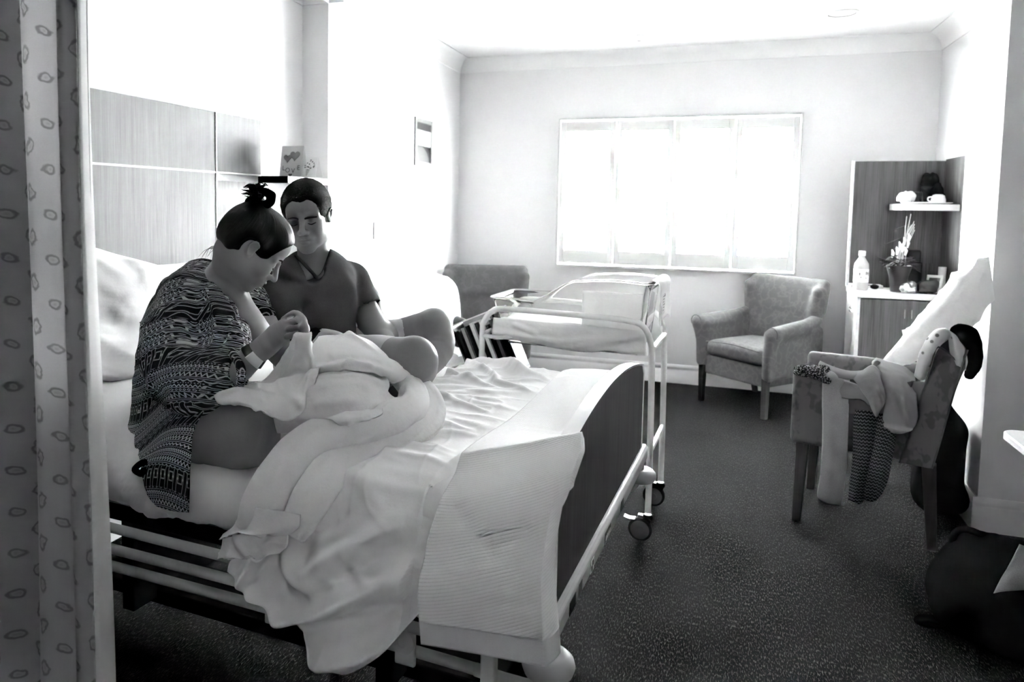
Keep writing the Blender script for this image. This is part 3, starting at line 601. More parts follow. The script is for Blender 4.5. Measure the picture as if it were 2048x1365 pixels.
# ------------------------------------------------------------------ bed linen
def top_z(s, w): return .872+.010*np.cos((w-.55)*2.2)
def sheet_hem(s):
    xs = [-0.753, -0.723, -0.719, -0.682, -0.642, -0.563, -0.513, -0.463, -0.42, -0.367, -0.299, -0.229, -0.05]
    zs = [0.727, 0.707, 0.65, 0.613, 0.588, 0.551, 0.52, 0.49, 0.483, 0.516, 0.581, 0.675, 0.7050000000000001]
    return np.interp(s, xs, zs)
def bed_sheet():
    nu, nv = 240, 300; ss = np.linspace(-.80, -.045, nu); A = np.zeros((nu, nv, 3)); edge = .11
    for i, s in enumerate(ss):
        hz = sheet_hem(s); sx = s
        path = [(1.165, .80), (1.160, .85), (1.13, .878)]+[(w, top_z(s, w)) for w in np.linspace(1.08, .13, 16)]+[(.065, .872), (.020, .852), (-.010, .80), (-.022, .74)]
        n2 = 10; path += [(-.022-.050*math.sin(min(1, (j/n2)*2)*math.pi/2)-.006*(j/n2), .74+(hz-.74)*j/n2) for j in range(1, n2+1)]
        P = np.array(path); L = np.r_[0, np.cumsum(np.hypot(*np.diff(P, axis=0).T))]; q = np.interp(np.linspace(0, 1, nv), np.linspace(0, 1, nv), np.linspace(0, L[-1], nv))
        A[i, :, 0] = s; A[i, :, 1] = np.interp(q, L, P[:, 0]); A[i, :, 2] = np.interp(q, L, P[:, 1])
    sL = -.775+.155*np.clip((A[..., 2]-.67)/.08, 0, 1); A[..., 0] = sL+(A[..., 0]+.80)*(-.045-sL)/.755; A[..., 2] -= sag(A[..., 0], A[..., 1])*np.clip((A[..., 2]-.70)/.10, 0, 1)*.9
    for _ in range(3): A[:, 1:-1] = (A[:, :-2]+2*A[:, 1:-1]+A[:, 2:])/4
    N = normals(A); N *= np.sign(N[nu//2, nv//3, 2]); X_, W_, Z = A[..., 0], A[..., 1], A[..., 2]
    d = np.zeros(X_.shape); side = np.clip((.845-Z)/.06, 0, 1); side = side*side*(3-2*side); top = 1-side
    def rd(Xc, Yc, poly, a, wd, prof=0):
        dd, pr = seg_d(Xc, Yc, poly); return a*np.exp(-(dd/wd)**2)*np.sin(np.clip(pr*.9+.05, 0, 1)*math.pi)**.5
    # hanging side: swags running from the upper right round to the left hem
    for poly, a, wd in (([(-.26, .70), (-.36, .655), (-.47, .60), (-.56, .56), (-.62, .55)], .022, .016),
                        ([(-.24, .62), (-.34, .555), (-.45, .50), (-.53, .50)], .026, .016), ([(-.28, .58), (-.38, .505), (-.47, .46)], .018, .012),
                        ([(-.30, .80), (-.40, .73), (-.50, .67), (-.55, .67)], .018, .026), ([(-.62, .70), (-.66, .62), (-.62, .56), (-.55, .50)], .016, .013),
                        ([(-.42, .86), (-.50, .76), (-.49, .70)], .014, .020), ([(-.70, .66), (-.69, .60), (-.66, .56)], .012, .011), ([(-.56, .80), (-.58, .72), (-.54, .65), (-.48, .63)], .013, .016)):
        d += side*rd(X_, Z, poly, a*2.0, wd*1.2)
        off = [(x+.0, z-.030) for x, z in poly]; d -= side*rd(X_, Z, off, a*1.2, wd*1.0)
    # top: creases fanning from the lap towards the foot, and cross wrinkles near the far side
    R_ = random.Random(11)
    for k in range(46):
        w0 = .10+k*.0225+R_.uniform(-.02, .02); s0 = R_.uniform(-.75, -.60); s1 = R_.uniform(-.50, -.26); dw = (w0-.5)*.35+R_.uniform(-.10, .10)
        poly = [(s0, w0), ((s0+s1)/2, w0+dw*.4+R_.uniform(-.03, .03)), (s1, w0+dw)]
        d += top*rd(X_, W_, poly, R_.uniform(.003, .009), R_.uniform(.010, .022))
    for poly, a, wd in (([(-.62, 1.10), (-.50, 1.0), (-.42, .86), (-.30, .80)], .020, .014), ([(-.58, 1.13), (-.46, 1.10), (-.38, 1.0)], .028, .020), ([(-.46, 1.14), (-.40, 1.04), (-.30, .98)], .024, .018), ([(-.72, 1.0), (-.55, .88), (-.40, .80)], .016, .014),
                        ([(-.66, .62), (-.50, .60), (-.33, .52)], .014, .014), ([(-.60, .45), (-.46, .40), (-.32, .36)], .014, .016), ([(-.60, .25), (-.44, .22), (-.30, .20)], .012, .014)):
        d += top*rd(X_, W_, poly, a, wd)
    P = np.stack([X_*7, W_*7, Z*7], -1); d += vnoise(P, 3)*.006+crease(P*.8, 4)*.0045
    d += side*.006*np.sin(X_*30+Z*14)
    d *= .25+.75*np.clip((-.255-X_)/.05, 0, 1)
    A = A+N*d[..., None]
    lim = -.062-.012*np.sin(A[..., 0]*23+A[..., 2]*9)**2*0; lo = np.clip((.70-A[..., 2])/.05, 0, 1); A[..., 1] = np.where(lo > 0, np.minimum(A[..., 1], -.012*(1-lo)+lim*lo), A[..., 1])
    over = np.clip((X_+.275)/.03, 0, 1); A[..., 1] = np.where((A[..., 2] < .86) & (over > 0) & (A[..., 1] < .3), np.maximum(A[..., 1], np.interp(A[..., 2], [.55, .72, .80, .86], [-.062, -.040, .000, .05])), A[..., 1])
    A[..., 2] -= .016*over*np.clip((.25-A[..., 1])/.1, 0, 1)*np.clip((A[..., 2]-.80)/.03, 0, 1)
    uvg = np.stack([X_, np.cumsum(np.r_[[np.zeros(nu)], np.linalg.norm(np.diff(A, axis=1), axis=2).T], axis=0).T], -1)
    return MB().grid(A, uv=uvg)
bs = obj('bed_sheet', bed_sheet(), MAT['sheet'], None, smooth=180, solid=.003)
bs.location = BED_O; bs.rotation_euler = (0, 0, BED_A)
tag(bs, 'white cotton top sheet spread over the mattress, its near edge hanging in a rounded swag', 'bed sheet')
def blanket():
    nu, nv = 120, 420; A = np.zeros((nu, nv, 3)); UV = np.zeros((nu, nv, 2))
    for i in range(nu):
        u = i/(nu-1)
        # across: u=0 head-side edge, u=1 foot-side edge
        path = []
        for w in np.linspace(1.13, .14, 24):
            kk = np.clip((.42-w)/.34, 0, 1); kk = kk*kk*(3-2*kk)
            sl = -.245; sr_ = -.040+kk*.068
            s = sl+(sr_-sl)*u
            z = .898+.007*math.sin(w*9+u*2)+.010*math.sin(u*math.pi)+kk*(u**1.4)*.100+.012*math.exp(-((w-1.0)/.1)**2)
            path.append((s, w, z))
        s = -.236+(.036+.236)*u; zc = .878+u**1.3*.098
        path += [(s, .085, zc), (s, .012, zc-.028), (s-.002, -.036, zc-.08), (s-.003, -.068, zc-.14)]
        ze = .603+.025*u
        for j in range(1, 9):
            q = j/8; path.append((s-.003+.012*q*(1-u)*0+.014*q, -.068-.030*math.sin(min(1,q*2.5)*math.pi/2), (zc-.13)+(ze-(zc-.13))*q))
        P = np.array(path); L = np.r_[0, np.cumsum(np.linalg.norm(np.diff(P, axis=0), axis=1))]; q = np.linspace(0, L[-1], nv)
        for c in range(3): A[i, :, c] = np.interp(q, L, P[:, c])
        UV[i, :, 0] = u*.28; UV[i, :, 1] = q
    for _ in range(6): A[:, 1:-1] = (A[:, :-2]+2*A[:, 1:-1]+A[:, 2:])/4
    # foot-side edge turns back round the corner on the hanging part
    hang = np.clip((.93-A[..., 2])/.05, 0, 1)*np.clip((.06-A[..., 1])/.05, 0, 1); u = np.linspace(0, 1, nu)[:, None]*np.ones((1, nv))
    t = np.clip((u-.90)/.10, 0, 1)*hang; A[..., 1] += t**1.2*.050; A[..., 0] -= t**2*.012
    N = normals(A); N *= np.sign(N[nu//2, nv//4, 2]); P = np.stack([A[..., 0]*9, A[..., 1]*5, A[..., 2]*5], -1)
    d = vnoise(P, 8)*.005
    for poly, a, wd in (([(-.20, .9), (-.10, .55), (-.05, .35)], .006, .03),):
        dd, pr = seg_d(A[..., 0], A[..., 1], poly); d += a*np.exp(-(dd/wd)**2)
    dd, pr = seg_d(A[..., 0], A[..., 2], [(-.20, .84), (-.10, .80), (-.04, .84)]); d += -.010*np.exp(-(dd/.02)**2)*np.clip((.03-A[..., 1])/.03, 0, 1)
    return A+N*d[..., None], UV
A, UV = blanket(); nh = int(A.shape[1]*.965)
bl = thing('waffle_blanket', 'white waffle-weave blanket folded across the foot of the bed and hanging over its side', 'blanket', BED_O, BED_A)
obj('blanket_cloth', MB().grid(A[:, :nh+2], uv=UV[:, :nh+2]), MAT['waffle'], bl, smooth=180, solid=.012)
tag(obj('bottom_hem', MB().grid(A[:, nh:]), MAT['hem'], bl, smooth=180, solid=.016), label='thick stitched bottom hem')
# ------------------------------------------------------------------ bassinet trolley (bed axes)
CW0, CW1, CS0, CS1 = 1.875, 2.285, -.855, -.085
cot = thing('bassinet_trolley', 'white tubular hospital bassinet trolley on castors beside the foot of the bed', 'bassinet trolley', BED_O, BED_A)
def loopframe(w): return [(CS1+.012, w, .13), (CS1+.012, w, .40), (CS1+.006, w, .80), (CS1, w, .868), (CS1-.03, w, .935), (CS1-.095, w, .960), (CS1-.30, w, .968), (CS0+.12, w, .972), (CS0+.045, w, .955), (CS0+.008, w, .905), (CS0, w, .84), (CS0, w, .45), (CS0, w, .13)]
for w in (CW0, CW1): obj('side_hoop', MB().tube(loopframe(w), .0135, 14, 6), MAT['white_metal'], cot)
for s, z in ((CS0, .845), (CS1+.006, .845), (CS1+.012, .40), (CS0, .40)):
    obj('cross_bar', MB().tube([(s, CW0, z), (s, CW1, z)], .0115, 12), MAT['white_metal'], cot)
for w in (CW0, CW1): obj('tub_bracket', MB().tube([(CS0, w, .840), (CS0+.10, w+.004, .838), (CS0+.16, w+(.05 if w == CW0 else -.05), .850)], .010, 12, 4), MAT['white_metal'], cot)
obj('shelf_rod', MB().tube([(CS0+.12, CW0+.03, .815), (CS1-.06, CW0+.03, .812)], .0045, 8), MAT['chrome'], cot)
for s in (CS0, CS1+.012):
    for w in (CW0, CW1):
        z0 = .056; c_ = obj('castor', MB().lathe([(0, -.014), (.034, -.014), (.042, -.016), (.050, -.012), (.0525, 0), (.050, .012), (.042, .016), (.034, .014), (0, .014)], (s-.028, w-.012, z0), 36, 1), MAT['black_plastic'], cot)
        obj('wheel_disc', MB().lathe([(0, -.0185), (.014, -.019), (.015, -.0165), (.040, -.0165), (.041, -.013), (0, -.013)], (s-.028, w-.012, z0), 32, 1).lathe([(0, .0185), (.014, .019), (.041, .013), (0, .013)], (s-.028, w-.012, z0), 32, 1), MAT['castor_disc'], c_)
        obj('fork', MB().prism([(-.052, .092), (-.038, .106), (.004, .112), (.018, .100), (.012, .085), (-.010, .100), (-.035, .095)], w-.022, w-.002, lambda u, v, q, s=s: (s+u, q, v)), MAT['black_plastic'], c_, bevel=.002)
        obj('mount_clip', MB().box(s-.040, s-.016, w-.024, w-.004, .104, .122), MAT['chrome'], c_, bevel=.003)
        obj('collar', MB().lathe([(0, .098), (.020, .098), (.022, .104), (.022, .112), (.016, .120), (0, .120)], (s, w, 0), 20), MAT['black_plastic'], c_)
    if s > -.5: obj('brake_pedal', MB().prism([(-.10, .096), (-.075, .090), (-.05, .092), (-.05, .10), (-.075, .098), (-.098, .104)], CW0-.026, CW0+.004, lambda u, v, q, s=s: (s+u, q, v)), MAT['chrome'], cot, bevel=.001)
# clear tub with a swept rim: low at the head side, high at the foot side
tub = thing('bassinet_tub', 'clear acrylic bassinet tub with high curved hood end resting in the trolley', 'bassinet', BED_O, BED_A)
def rim_z(s):
    t = np.clip((s+.63)/.22, 0, 1); t = t*t*(3-2*t); return 1.021+t*.098+.010*math.sin(np.clip((s+.4)/.3, 0, 1)*3.14)
def tubring(k):                                   # k 0 bottom .. 1 rim ; returns closed ring of xy and z
    i = .030*(1-k); s0, s1, w0, w1 = CS0+.03+i, CS1-.015-i, CW0+.020+i, CW1-.020-i; r = .045; P = []
    for cx_, cy_, a0 in ((s1-r, w1-r, 0), (s0+r, w1-r, 90), (s0+r, w0+r, 180), (s1-r, w0+r, 270)):
        for a in np.linspace(a0, a0+90, 7): P.append((cx_+r*math.cos(math.radians(a)), cy_+r*math.sin(math.radians(a))))
    out = []
    for j in range(len(P)):
        a, b = np.array(P[j]), np.array(P[(j+1) % len(P)]); n = (28 if j in (6, 20) else 12) if j % 7 == 6 else 1
        for q in range(n): out.append(a+(b-a)*q/n)
    return np.array(out)
A = []
for k in np.linspace(0, 1, 9):
    R = tubring(k); zb = .845; A.append([(x, y, zb+(rim_z(x)-zb)*k) for x, y in R])
A = np.array(A); rim = A[-1].copy(); c0 = rim.mean(0); out = rim-c0; out[:, 2] = 0; L = np.linalg.norm(out, axis=1)[:, None]
mb = MB().grid(A, wrap=True); n = A.shape[1]; mb.f.append(tuple(range(n)))
obj('tub_shell', mb, MAT['clear'], tub, smooth=180, solid=.004)
mb = MB(); nrm = np.stack([np.sign(rim[:, 0]-c0[0])*(np.abs(rim[:, 0]-c0[0]) > .30), np.sign(rim[:, 1]-c0[1])*(np.abs(rim[:, 1]-c0[1]) > .12), np.zeros(n)], 1)
tg = np.roll(rim, -1, 0)-np.roll(rim, 1, 0); nrm = np.cross(tg, (0, 0, 1)); nrm /= np.linalg.norm(nrm, axis=1)[:, None]
R5 = np.array([rim+nrm*a+np.array([0, 0, b]) for a, b in ((-.003, -.004), (-.003, .003), (.010, .003), (.014, -.002), (.010, -.005), (.0, -.005))])
mb.grid(np.transpose(R5, (1, 0, 2)), wrap=True); q = len(R5); mb.f += [((n-1)*q+k, (n-1)*q+(k+1) % q, (k+1) % q, k) for k in range(q)]
obj('rim', mb, MAT['rim'], tub, smooth=60)
# mattress pad inside / under-hanging cloth
def pad():
    s_ = SDF(); s_.rbox((-.47, 2.08, .890), (.330, .160, .030), .028, k=.01)
    return s_.mesh(.009, warp=lambda P: P+np.stack([vnoise(P*12, 2)*.004, vnoise(P*14, 3)*.005, vnoise(P*np.array([9, 16, 9]), 4)*.008], -1))
o = obj('cot_mattress', pad(), MAT['muslin'], None, smooth=180); o.location = BED_O; o.rotation_euler = (0, 0, BED_A)
tag(o, 'thin white mattress pad lying in the clear bassinet tub', 'mattress')
# cloth sagging under the tub on the near side, seen between hoop and rod
rows = []
for s in np.linspace(CS0+.045, CS1-.02, 14):
    q = (s-CS0)/(CS1-CS0); zb = .818-.018*q+.006*math.sin(q*9); rows.append([(s, CW0+.024, .925-.01*q), (s, CW0+.016, .90), (s, CW0+.014, .86), (s, CW0+.022+.01*math.sin(q*7), zb+.012), (s, CW0+.06, zb), (s, CW0+.16, zb+.004), (s, CW0+.30, zb+.01)])
A = surf(rows, 6, 5); P = A*np.array([11, 11, 11]); N = normals(A); A = A+N*(vnoise(P, 6)*.005+vnoise(P*2.5, 7)*.002)[..., None]
for poly in ([(-.80, .86), (-.5, .84), (-.2, .88)], [(-.4, .83), (-.25, .86), (-.12, .90)], [(-.7, .90), (-.6, .87)]):
    dd, pr = seg_d(A[..., 0], A[..., 2], poly); A[..., 1] -= .012*np.exp(-(dd/.010)**2)
o = obj('cot_sheet', MB().grid(A), MAT['muslin'], None, smooth=180, solid=.003); o.location = BED_O; o.rotation_euler = (0, 0, BED_A)
tag(o, 'white sheet wrapped under the bassinet tub between the trolley rails', 'sheet')
# folded muslin standing inside the tub and cloth over the foot end
A = surf([[(s, CW0+.062+.008*math.sin(s*50), z) for s in np.linspace(-.40, -.13, 6)] for z in (.905, .96, 1.02, 1.072)], 5, 5)
A[..., 1] += vnoise(A*14, 2)*.006
A2 = surf([[(-.125-.01*j, CW0+.062+.30*w, .905+.055*j) for w in np.linspace(0, 1, 6)] for j in range(4)], 5, 5)
o = obj('folded_muslin', MB().grid(A), MAT['muslin'], None, smooth=180, solid=.008); o.location = BED_O; o.rotation_euler = (0, 0, BED_A)
tag(o, 'square folded white muslin propped inside the high end of the bassinet', 'muslin cloth')
rows = []
for w in np.linspace(CW0+.045, CW1+.004, 9):
    j = math.sin(w*37)*.004; rows.append([(CS1-.055, w, .96), (CS1-.046, w, 1.06), (CS1-.030, w, 1.118), (CS1-.006, w, 1.134), (CS1+.017+j, w, 1.118), (CS1+.024+j, w, 1.06), (CS1+.026+j*2, w, 1.0), (CS1+.030+j*2, w, .955-.02*math.sin(w*20))])
A = surf(rows, 6, 6); A[..., 0] += vnoise(A*18, 4)*.004
o = obj('draped_cloth', MB().grid(A), MAT['muslin'], None, smooth=180, solid=.003); o.location = BED_O; o.rotation_euler = (0, 0, BED_A)
tag(o, 'white cloth hooked over the right end of the clear bassinet tub', 'cloth')
card_ = obj('name_card', MB().box(CS1+.0335, CS1+.0345, CW0+.075, CW0+.150, .985, 1.075), MAT['paper'], tub, smooth=None)
for k in range(6): obj('card_line', MB().box(CS1+.0346, CS1+.0349, CW0+.082, CW0+.135-.012*(k % 3), 1.062-.012*k, 1.065-.012*k), MAT['ink_mid'], card_, smooth=None)
obj('card_mark', MB().box(CS1+.0346, CS1+.0350, CW0+.135, CW0+.146, 1.060, 1.072), MAT['ink'], card_, smooth=None)
# tilted dark rack with files hooked on the head end of the trolley
rk = thing('file_rack', 'dark tilted rack of files and leaflets hooked on the head end of the bassinet trolley', 'file rack', BED_O, BED_A)
c0 = np.array([CS0-.02, CW0+.17, .76]); ux = np.array([math.cos(math.radians(24)), 0, math.sin(math.radians(24))]); uz = np.array([-ux[2], 0, ux[0]])
def rbx(u0, u1, v0, v1, w0, w1): c = c0+ux*(u0+u1)/2+uz*(v0+v1)/2+np.array([0, (w0+w1)/2, 0]); return MB().obox(c, ux*(u1-u0)/2, np.array([0, (w1-w0)/2, 0]), uz*(v1-v0)/2)
obj('side_plate', rbx(-.125, .125, -.155, .155, .062, .066), MAT['grey_plastic'], rk)
obj('end_plate', rbx(-.130, -.122, -.16, .16, -.07, .066), MAT['black_plastic'], rk); obj('end_plate', rbx(.122, .130, -.16, .16, -.07, .066), MAT['black_plastic'], rk)
obj('base_plate', rbx(-.13, .13, -.165, -.158, -.07, .066), MAT['grey_plastic'], rk); obj('top_lip', rbx(-.13, .13, .155, .162, -.07, -.06), MAT['white_plastic'], rk)
R_ = random.Random(5)
for k in range(9):
    u0 = -.115+k*.0255; tone = ['black_plastic', 'grey_plastic', 'black_plastic', 'paper', 'black_plastic', 'paper', 'black_plastic', 'ink_mid', 'black_plastic'][k]
    o = obj('file', rbx(u0, u0+(.011 if tone == 'black_plastic' else .017), -.155, .10+.04*R_.random(), -.062, .055), MAT[tone], None, smooth=None); o.location = BED_O; o.rotation_euler = (0, 0, BED_A)
    tag(o, 'thin upright file or leaflet standing in the tilted rack beside the bassinet', 'file', 'files in the tilted rack')

# ------------------------------------------------------------------ upholstered armchairs
def armchair(label, loc, rz, W=.66, D=.62, H=.93, mat='uph', group=None, cover=False, flare=.035):
    """local axes: x to the chair's left-hand viewer side, -y is the front"""
    t = thing('armchair', label, 'armchair', loc, rz, group); m = MAT[mat]; hw = W/2
    obj('seat_base', SDF().rbox((0, -.01, .285), (hw-.055, D/2-.05, .075), .02).mesh(.016), m, t, smooth=180)
    def cush(P): return P+np.stack([P[..., 0]*0, P[..., 1]*0, -.018*np.cos(np.clip(P[..., 0]/(hw-.08), -1, 1)*1.5)*np.cos(np.clip(P[..., 1]/.3, -1, 1)*1.4)], -1)
    cu = obj('seat_cushion', SDF().rbox((0, -.035, .412), (hw-.085, D/2-.045, .062), .05).mesh(.014, warp=cush), m, t, smooth=180)
    obj('piping', MB().tube([(-hw+.10, -D/2+.012, .462), (0, -D/2+.004, .478), (hw-.10, -D/2+.012, .462)], .004, 8, 6), m, cu)
    # winged back: rounded trapezoid leaning back
    s_ = SDF(); R = rotm(rx=-12)
    s_.rbox((0, D/2-.045, .63), (hw-.055, .055, .27), .05, R=R, k=.03)
    s_.rbox((0, D/2-.02, .815), (hw-.005, .050, .135), .048, R=R, k=.05)
    for sx in (-1, 1): s_.cap((sx*(hw-.035), D/2-.075, .86), (sx*(hw-.06), D/2-.085, .62), .040, .035, k=.05)
    obj('backrest', s_.mesh(.014), m, t, smooth=180)
    for sx in (-1, 1):
        s_ = SDF(); xo = sx*(hw-.035)
        s_.rbox((xo-sx*.012, -.0, .44), (.040, D/2-.02, .17), .03, k=.03)
        s_.chain([(xo+sx*flare*.9, -D/2+.035, .600), (xo+sx*flare*.5, -.12, .612), (xo, .10, .630), (xo-sx*.01, D/2-.08, .66)], [.048, .047, .044, .040], k=.05)
        s_.chain([(xo+sx*flare*.7, -D/2+.028, .585), (xo, -D/2+.030, .46), (xo-sx*.005, -D/2+.034, .30)], [.046, .036, .034], k=.03)
        a_ = obj('arm', s_.mesh(.012), m, t, smooth=180)
        q = [(xo+sx*flare*.9+.047*math.cos(a), -D/2+.005, .600+.047*math.sin(a)) for a in np.linspace(-.5 if sx > 0 else math.pi+.5, math.pi+.3 if sx > 0 else -.3, 12)]
        obj('arm_piping', MB().tube(q, .0035, 8), MAT['uph_dark'], a_)
    for sx in (-1, 1):
        for fy, tilt in ((-D/2+.035, 0), (D/2-.05, .075)):
            x = sx*(hw-.055); mb = MB(); a, b = .022, .017
            mb.grid([[(x-a, fy-a, .28), (x+a, fy-a, .28), (x+a, fy+a, .28), (x-a, fy+a, .28)], [(x-b, fy+tilt-b, 0), (x+b, fy+tilt-b, 0), (x+b, fy+tilt+b, 0), (x-b, fy+tilt+b, 0)]], wrap=True); mb.f += [(0, 1, 2, 3), (4, 5, 6, 7)]
            obj('leg', mb, MAT['leg_wood'], t, bevel=.004)
    return t
# right of the window: front feet at (-.013,5.842) and (.407,5.478)
armchair('patterned armchair with rounded back and flared arms standing alone between the window and the cabinet', (.195+.655*.245, 5.66+.756*.245, 0), math.atan2(-.655, .756), W=.66)
armchair('patterned armchair with straight wide back in the far left corner beside the bassinet', (-1.705, 5.66, 0), math.radians(16), W=.72, H=.95, mat='uph_dark')
tc = armchair('armchair half covered by a white cloth against the left wall behind the man', (-1.65, 4.42, 0), math.radians(62), W=.70, mat='uph_dark')
# white cover draped over its back
rows = []
ca, sa = math.cos(math.radians(62)), math.sin(math.radians(62))
for x in np.linspace(-.345, .345, 8):
    zt = .945-.03*abs(x/.34)**3; rows.append([(x, .36, .55), (x, .385, .75), (x, .375, .90), (x, .335, zt+.02), (x, .27, zt+.025), (x, .185, .88), (x, .150, .72), (x, .130, .58), (x, .12, .49), (x*.9, .0, .486), (x*.85, -.16, .492)])
A = surf(rows, 6, 5); N = normals(A); A = A+N*(vnoise(A*8, 6)*.010+vnoise(A*20, 7)*.003)[..., None]
o = obj('chair_throw', MB().grid(A), MAT['sheet'], None, smooth=180, solid=.004); o.location = (-1.65, 4.42, 0); o.rotation_euler = (0, 0, math.radians(62))
tag(o, 'white cloth thrown over the back and seat of the chair behind the man', 'throw')

# ------------------------------------------------------------------ tea cabinet on the right
XC0 = .905; cabY = 5.62
cb = thing('tea_cabinet', 'dark grained wood cabinet with white counter, tall back panel and white shelf', 'cabinet', (XC0, 5.98, 0))
lx = XR-XC0
obj('back_panel', MB().box(.035, lx-.001, .0, .018, .90, 1.80), MAT['cab_wood'], cb, bevel=.001)
obj('back_edge', MB().box(.018, .035, -.004, .020, .90, 1.803), MAT['counter'], cb, bevel=.001)
obj('side_panel', MB().box(lx-.020, lx-.002, -.56, .0, .89, 1.81), MAT['cab_wood'], cb, bevel=.001)
obj('carcass', MB().box(.03, .052, -.385, .015, .0, .862).box(.052, lx-.002, .0, .015, .0, .862).box(.052, lx-.002, -.36, .0, .06, .08), MAT['counter'], cb, bevel=.001)
for i in range(2):
    w_ = (lx-.055)/2; d_ = obj('door', MB().box(.053+i*w_+.001, .053+(i+1)*w_-.001, -.386, -.366, .08, .858), MAT['cab_wood'], cb, bevel=.001)
    obj('door_handle', MB().tube([(.053+w_+(-.02 if i == 0 else .02), -.400, .74), (.053+w_+(-.02 if i == 0 else .02), -.400, .80)], .004, 8), MAT['chrome'], d_)
obj('counter_top', MB().box(.022, lx-.021, -.395, .0, .865, .905), MAT['counter'], cb, bevel=.002)
obj('shelf', MB().box(.265, lx-.021, -.38, .0, 1.455, 1.497), MAT['counter'], cb, bevel=.004)
hk = obj('hook', MB().tube([(.028, -.36, .79), (.0, -.37, .785), (-.012, -.372, .80)], .005, 8, 4), MAT['chrome'], cb); obj('hook', MB().tube([(.028, -.36, .765), (.0, -.37, .760), (-.012, -.372, .775)], .005, 8, 4), MAT['chrome'], cb)
ZT = .9055
def on_counter(x, y): p = on_z(x, y, ZT); return p
# water bottle
def at_y(x, y, Y): return on_y(x, y, Y)
p = at_y(1721, 572, 5.70); bt = thing('water_bottle', 'white-capped plastic water bottle with a label at the left end of the cabinet counter', 'bottle', (p[0], 5.70, ZT))
obj('bottle_body', MB().lathe([(0, .001), (.040, .001), (.046, .01), (.046, .155), (.044, .18), (.024, .215), (.018, .225), (.018, .235), (0, .235)], n=32), MAT['water'], bt)
obj('cap', MB().lathe([(0, .235), (.0215, .235), (.0215, .265), (.019, .268), (0, .268)], n=24), MAT['white_plastic'], bt)
obj('bottle_label', MB().lathe([(.0465, .055), (.0468, .056), (.0468, .145), (.0465, .146)], n=32), MAT['paper'], bt)
for k, (a, z, h_) in enumerate(((-60, .118, .022), (-48, .118, .016), (-36, .112, .024), (-110, .112, .018), (-100, .09, .008), (-60, .085, .006))):
    q = math.radians(a); m = MB().obox((.0472*math.cos(q), .0472*math.sin(q), z), (-.003*math.sin(q), .003*math.cos(q), 0), (.0005*math.cos(q), .0005*math.sin(q), 0), (0, 0, h_/2)); obj('label_print', m, MAT['ink_mid'], bt, smooth=None)
# sunglasses
p = on_counter(1738, 579); sg = thing('sunglasses', 'pair of dark sunglasses lying on the counter in front of the bottle', 'sunglasses', (p[0], p[1], ZT), math.radians(-8))
for dx in (-.032, .032): obj('lens', SDF().ell((dx, 0, .020), (.028, .006, .019)).mesh(.004), MAT['black_plastic'], sg)
obj('bridge', MB().tube([(-.008, 0, .026), (0, -.003, .030), (.008, 0, .026)], .003, 8, 3), MAT['black_plastic'], sg)
for dx in (-1, 1): obj('temple', MB().tube([(dx*.058, .004, .026), (dx*.056, .07, .022), (dx*.05, .12, .004)], .002, 8, 3), MAT['black_plastic'], sg)
# papers at the back of the counter
p = on_counter(1700, 562); o = obj('folded_leaflet', MB().box(0, .20, 0, .10, 0.0003, .022), MAT['paper'], None, bevel=.002); o.location = (XC0+.03, 5.85, ZT); tag(o, 'white folded leaflets lying at the back left of the counter', 'leaflet')
# smoked glass flower pot with stems
p = on_counter(1786, 580); fp = thing('flower_vase', 'dark translucent flared vase of wilted leaves and pale tall stems on the counter', 'vase', (p[0], 5.68, ZT))
obj('vase_body', MB().lathe([(0, .001), (.042, .001), (.045, .01), (.056, .10), (.076, .175), (.073, .178), (.052, .10), (.040, .012), (0, .012)], n=28), MAT['pot'], fp)
R_ = random.Random(2); m = MB()
for k in range(70):
    a = R_.uniform(0, 6.28); r = R_.uniform(.02, .10); z = R_.uniform(.15, .235); c = np.array([r*math.cos(a), r*math.sin(a)*.8, z]); d1 = np.array([math.cos(a), math.sin(a), R_.uniform(-.6, .5)])*R_.uniform(.018, .042); d2 = np.cross(d1, (0, 0, 1)); d2 = d2/np.linalg.norm(d2)*.011
    m.add([c-d1, c-d1*.2+d2+(0, 0, .006), c+d1, c-d1*.2-d2+(0, 0, .006)], [(0, 1, 2, 3)])
obj('foliage', m, MAT['leaf'], fp, solid=.001)
for k in range(9):
    bx_, top = R_.uniform(-.02, .03), (R_.uniform(.02, .10), R_.uniform(-.03, .03), R_.uniform(.40, .545)); 
    st = obj('stem', MB().tube([(bx_, 0, .10), (bx_+.01, 0, .25), top], .0022, 6, 4), MAT['stem'], fp)
for (dx, z) in ((-.045, .26), (-.02, .28), (.012, .30), (.03, .28), (.02, .345), (-.005, .315), (.04, .33), (.045, .37)):
    obj('blossom', SDF().chain([(dx, -.01, z-.028), (dx+.004, -.01, z), (dx-.003, -.01, z+.022)], [.006, .010, .005]).mesh(.004), MAT['flower'], fp)
for a, b in (((-.10, 0, .31), (.02, 0, .37)), ((-.05, 0, .41), (.045, 0, .455))):
    mb = MB(); n = 14; rows = [[(a[0]+(b[0]-a[0])*i/n, j*.010*math.sin(math.pi*(i+.5)/(n+1)), a[2]+(b[2]-a[2])*i/n-.012*math.sin(math.pi*i/n)*0+abs(j)*.004) for j in (-1, 0, 1)] for i in range(n+1)]
    obj('leaf_blade', MB().grid(rows), MAT['leg_wood'], fp, solid=.001)
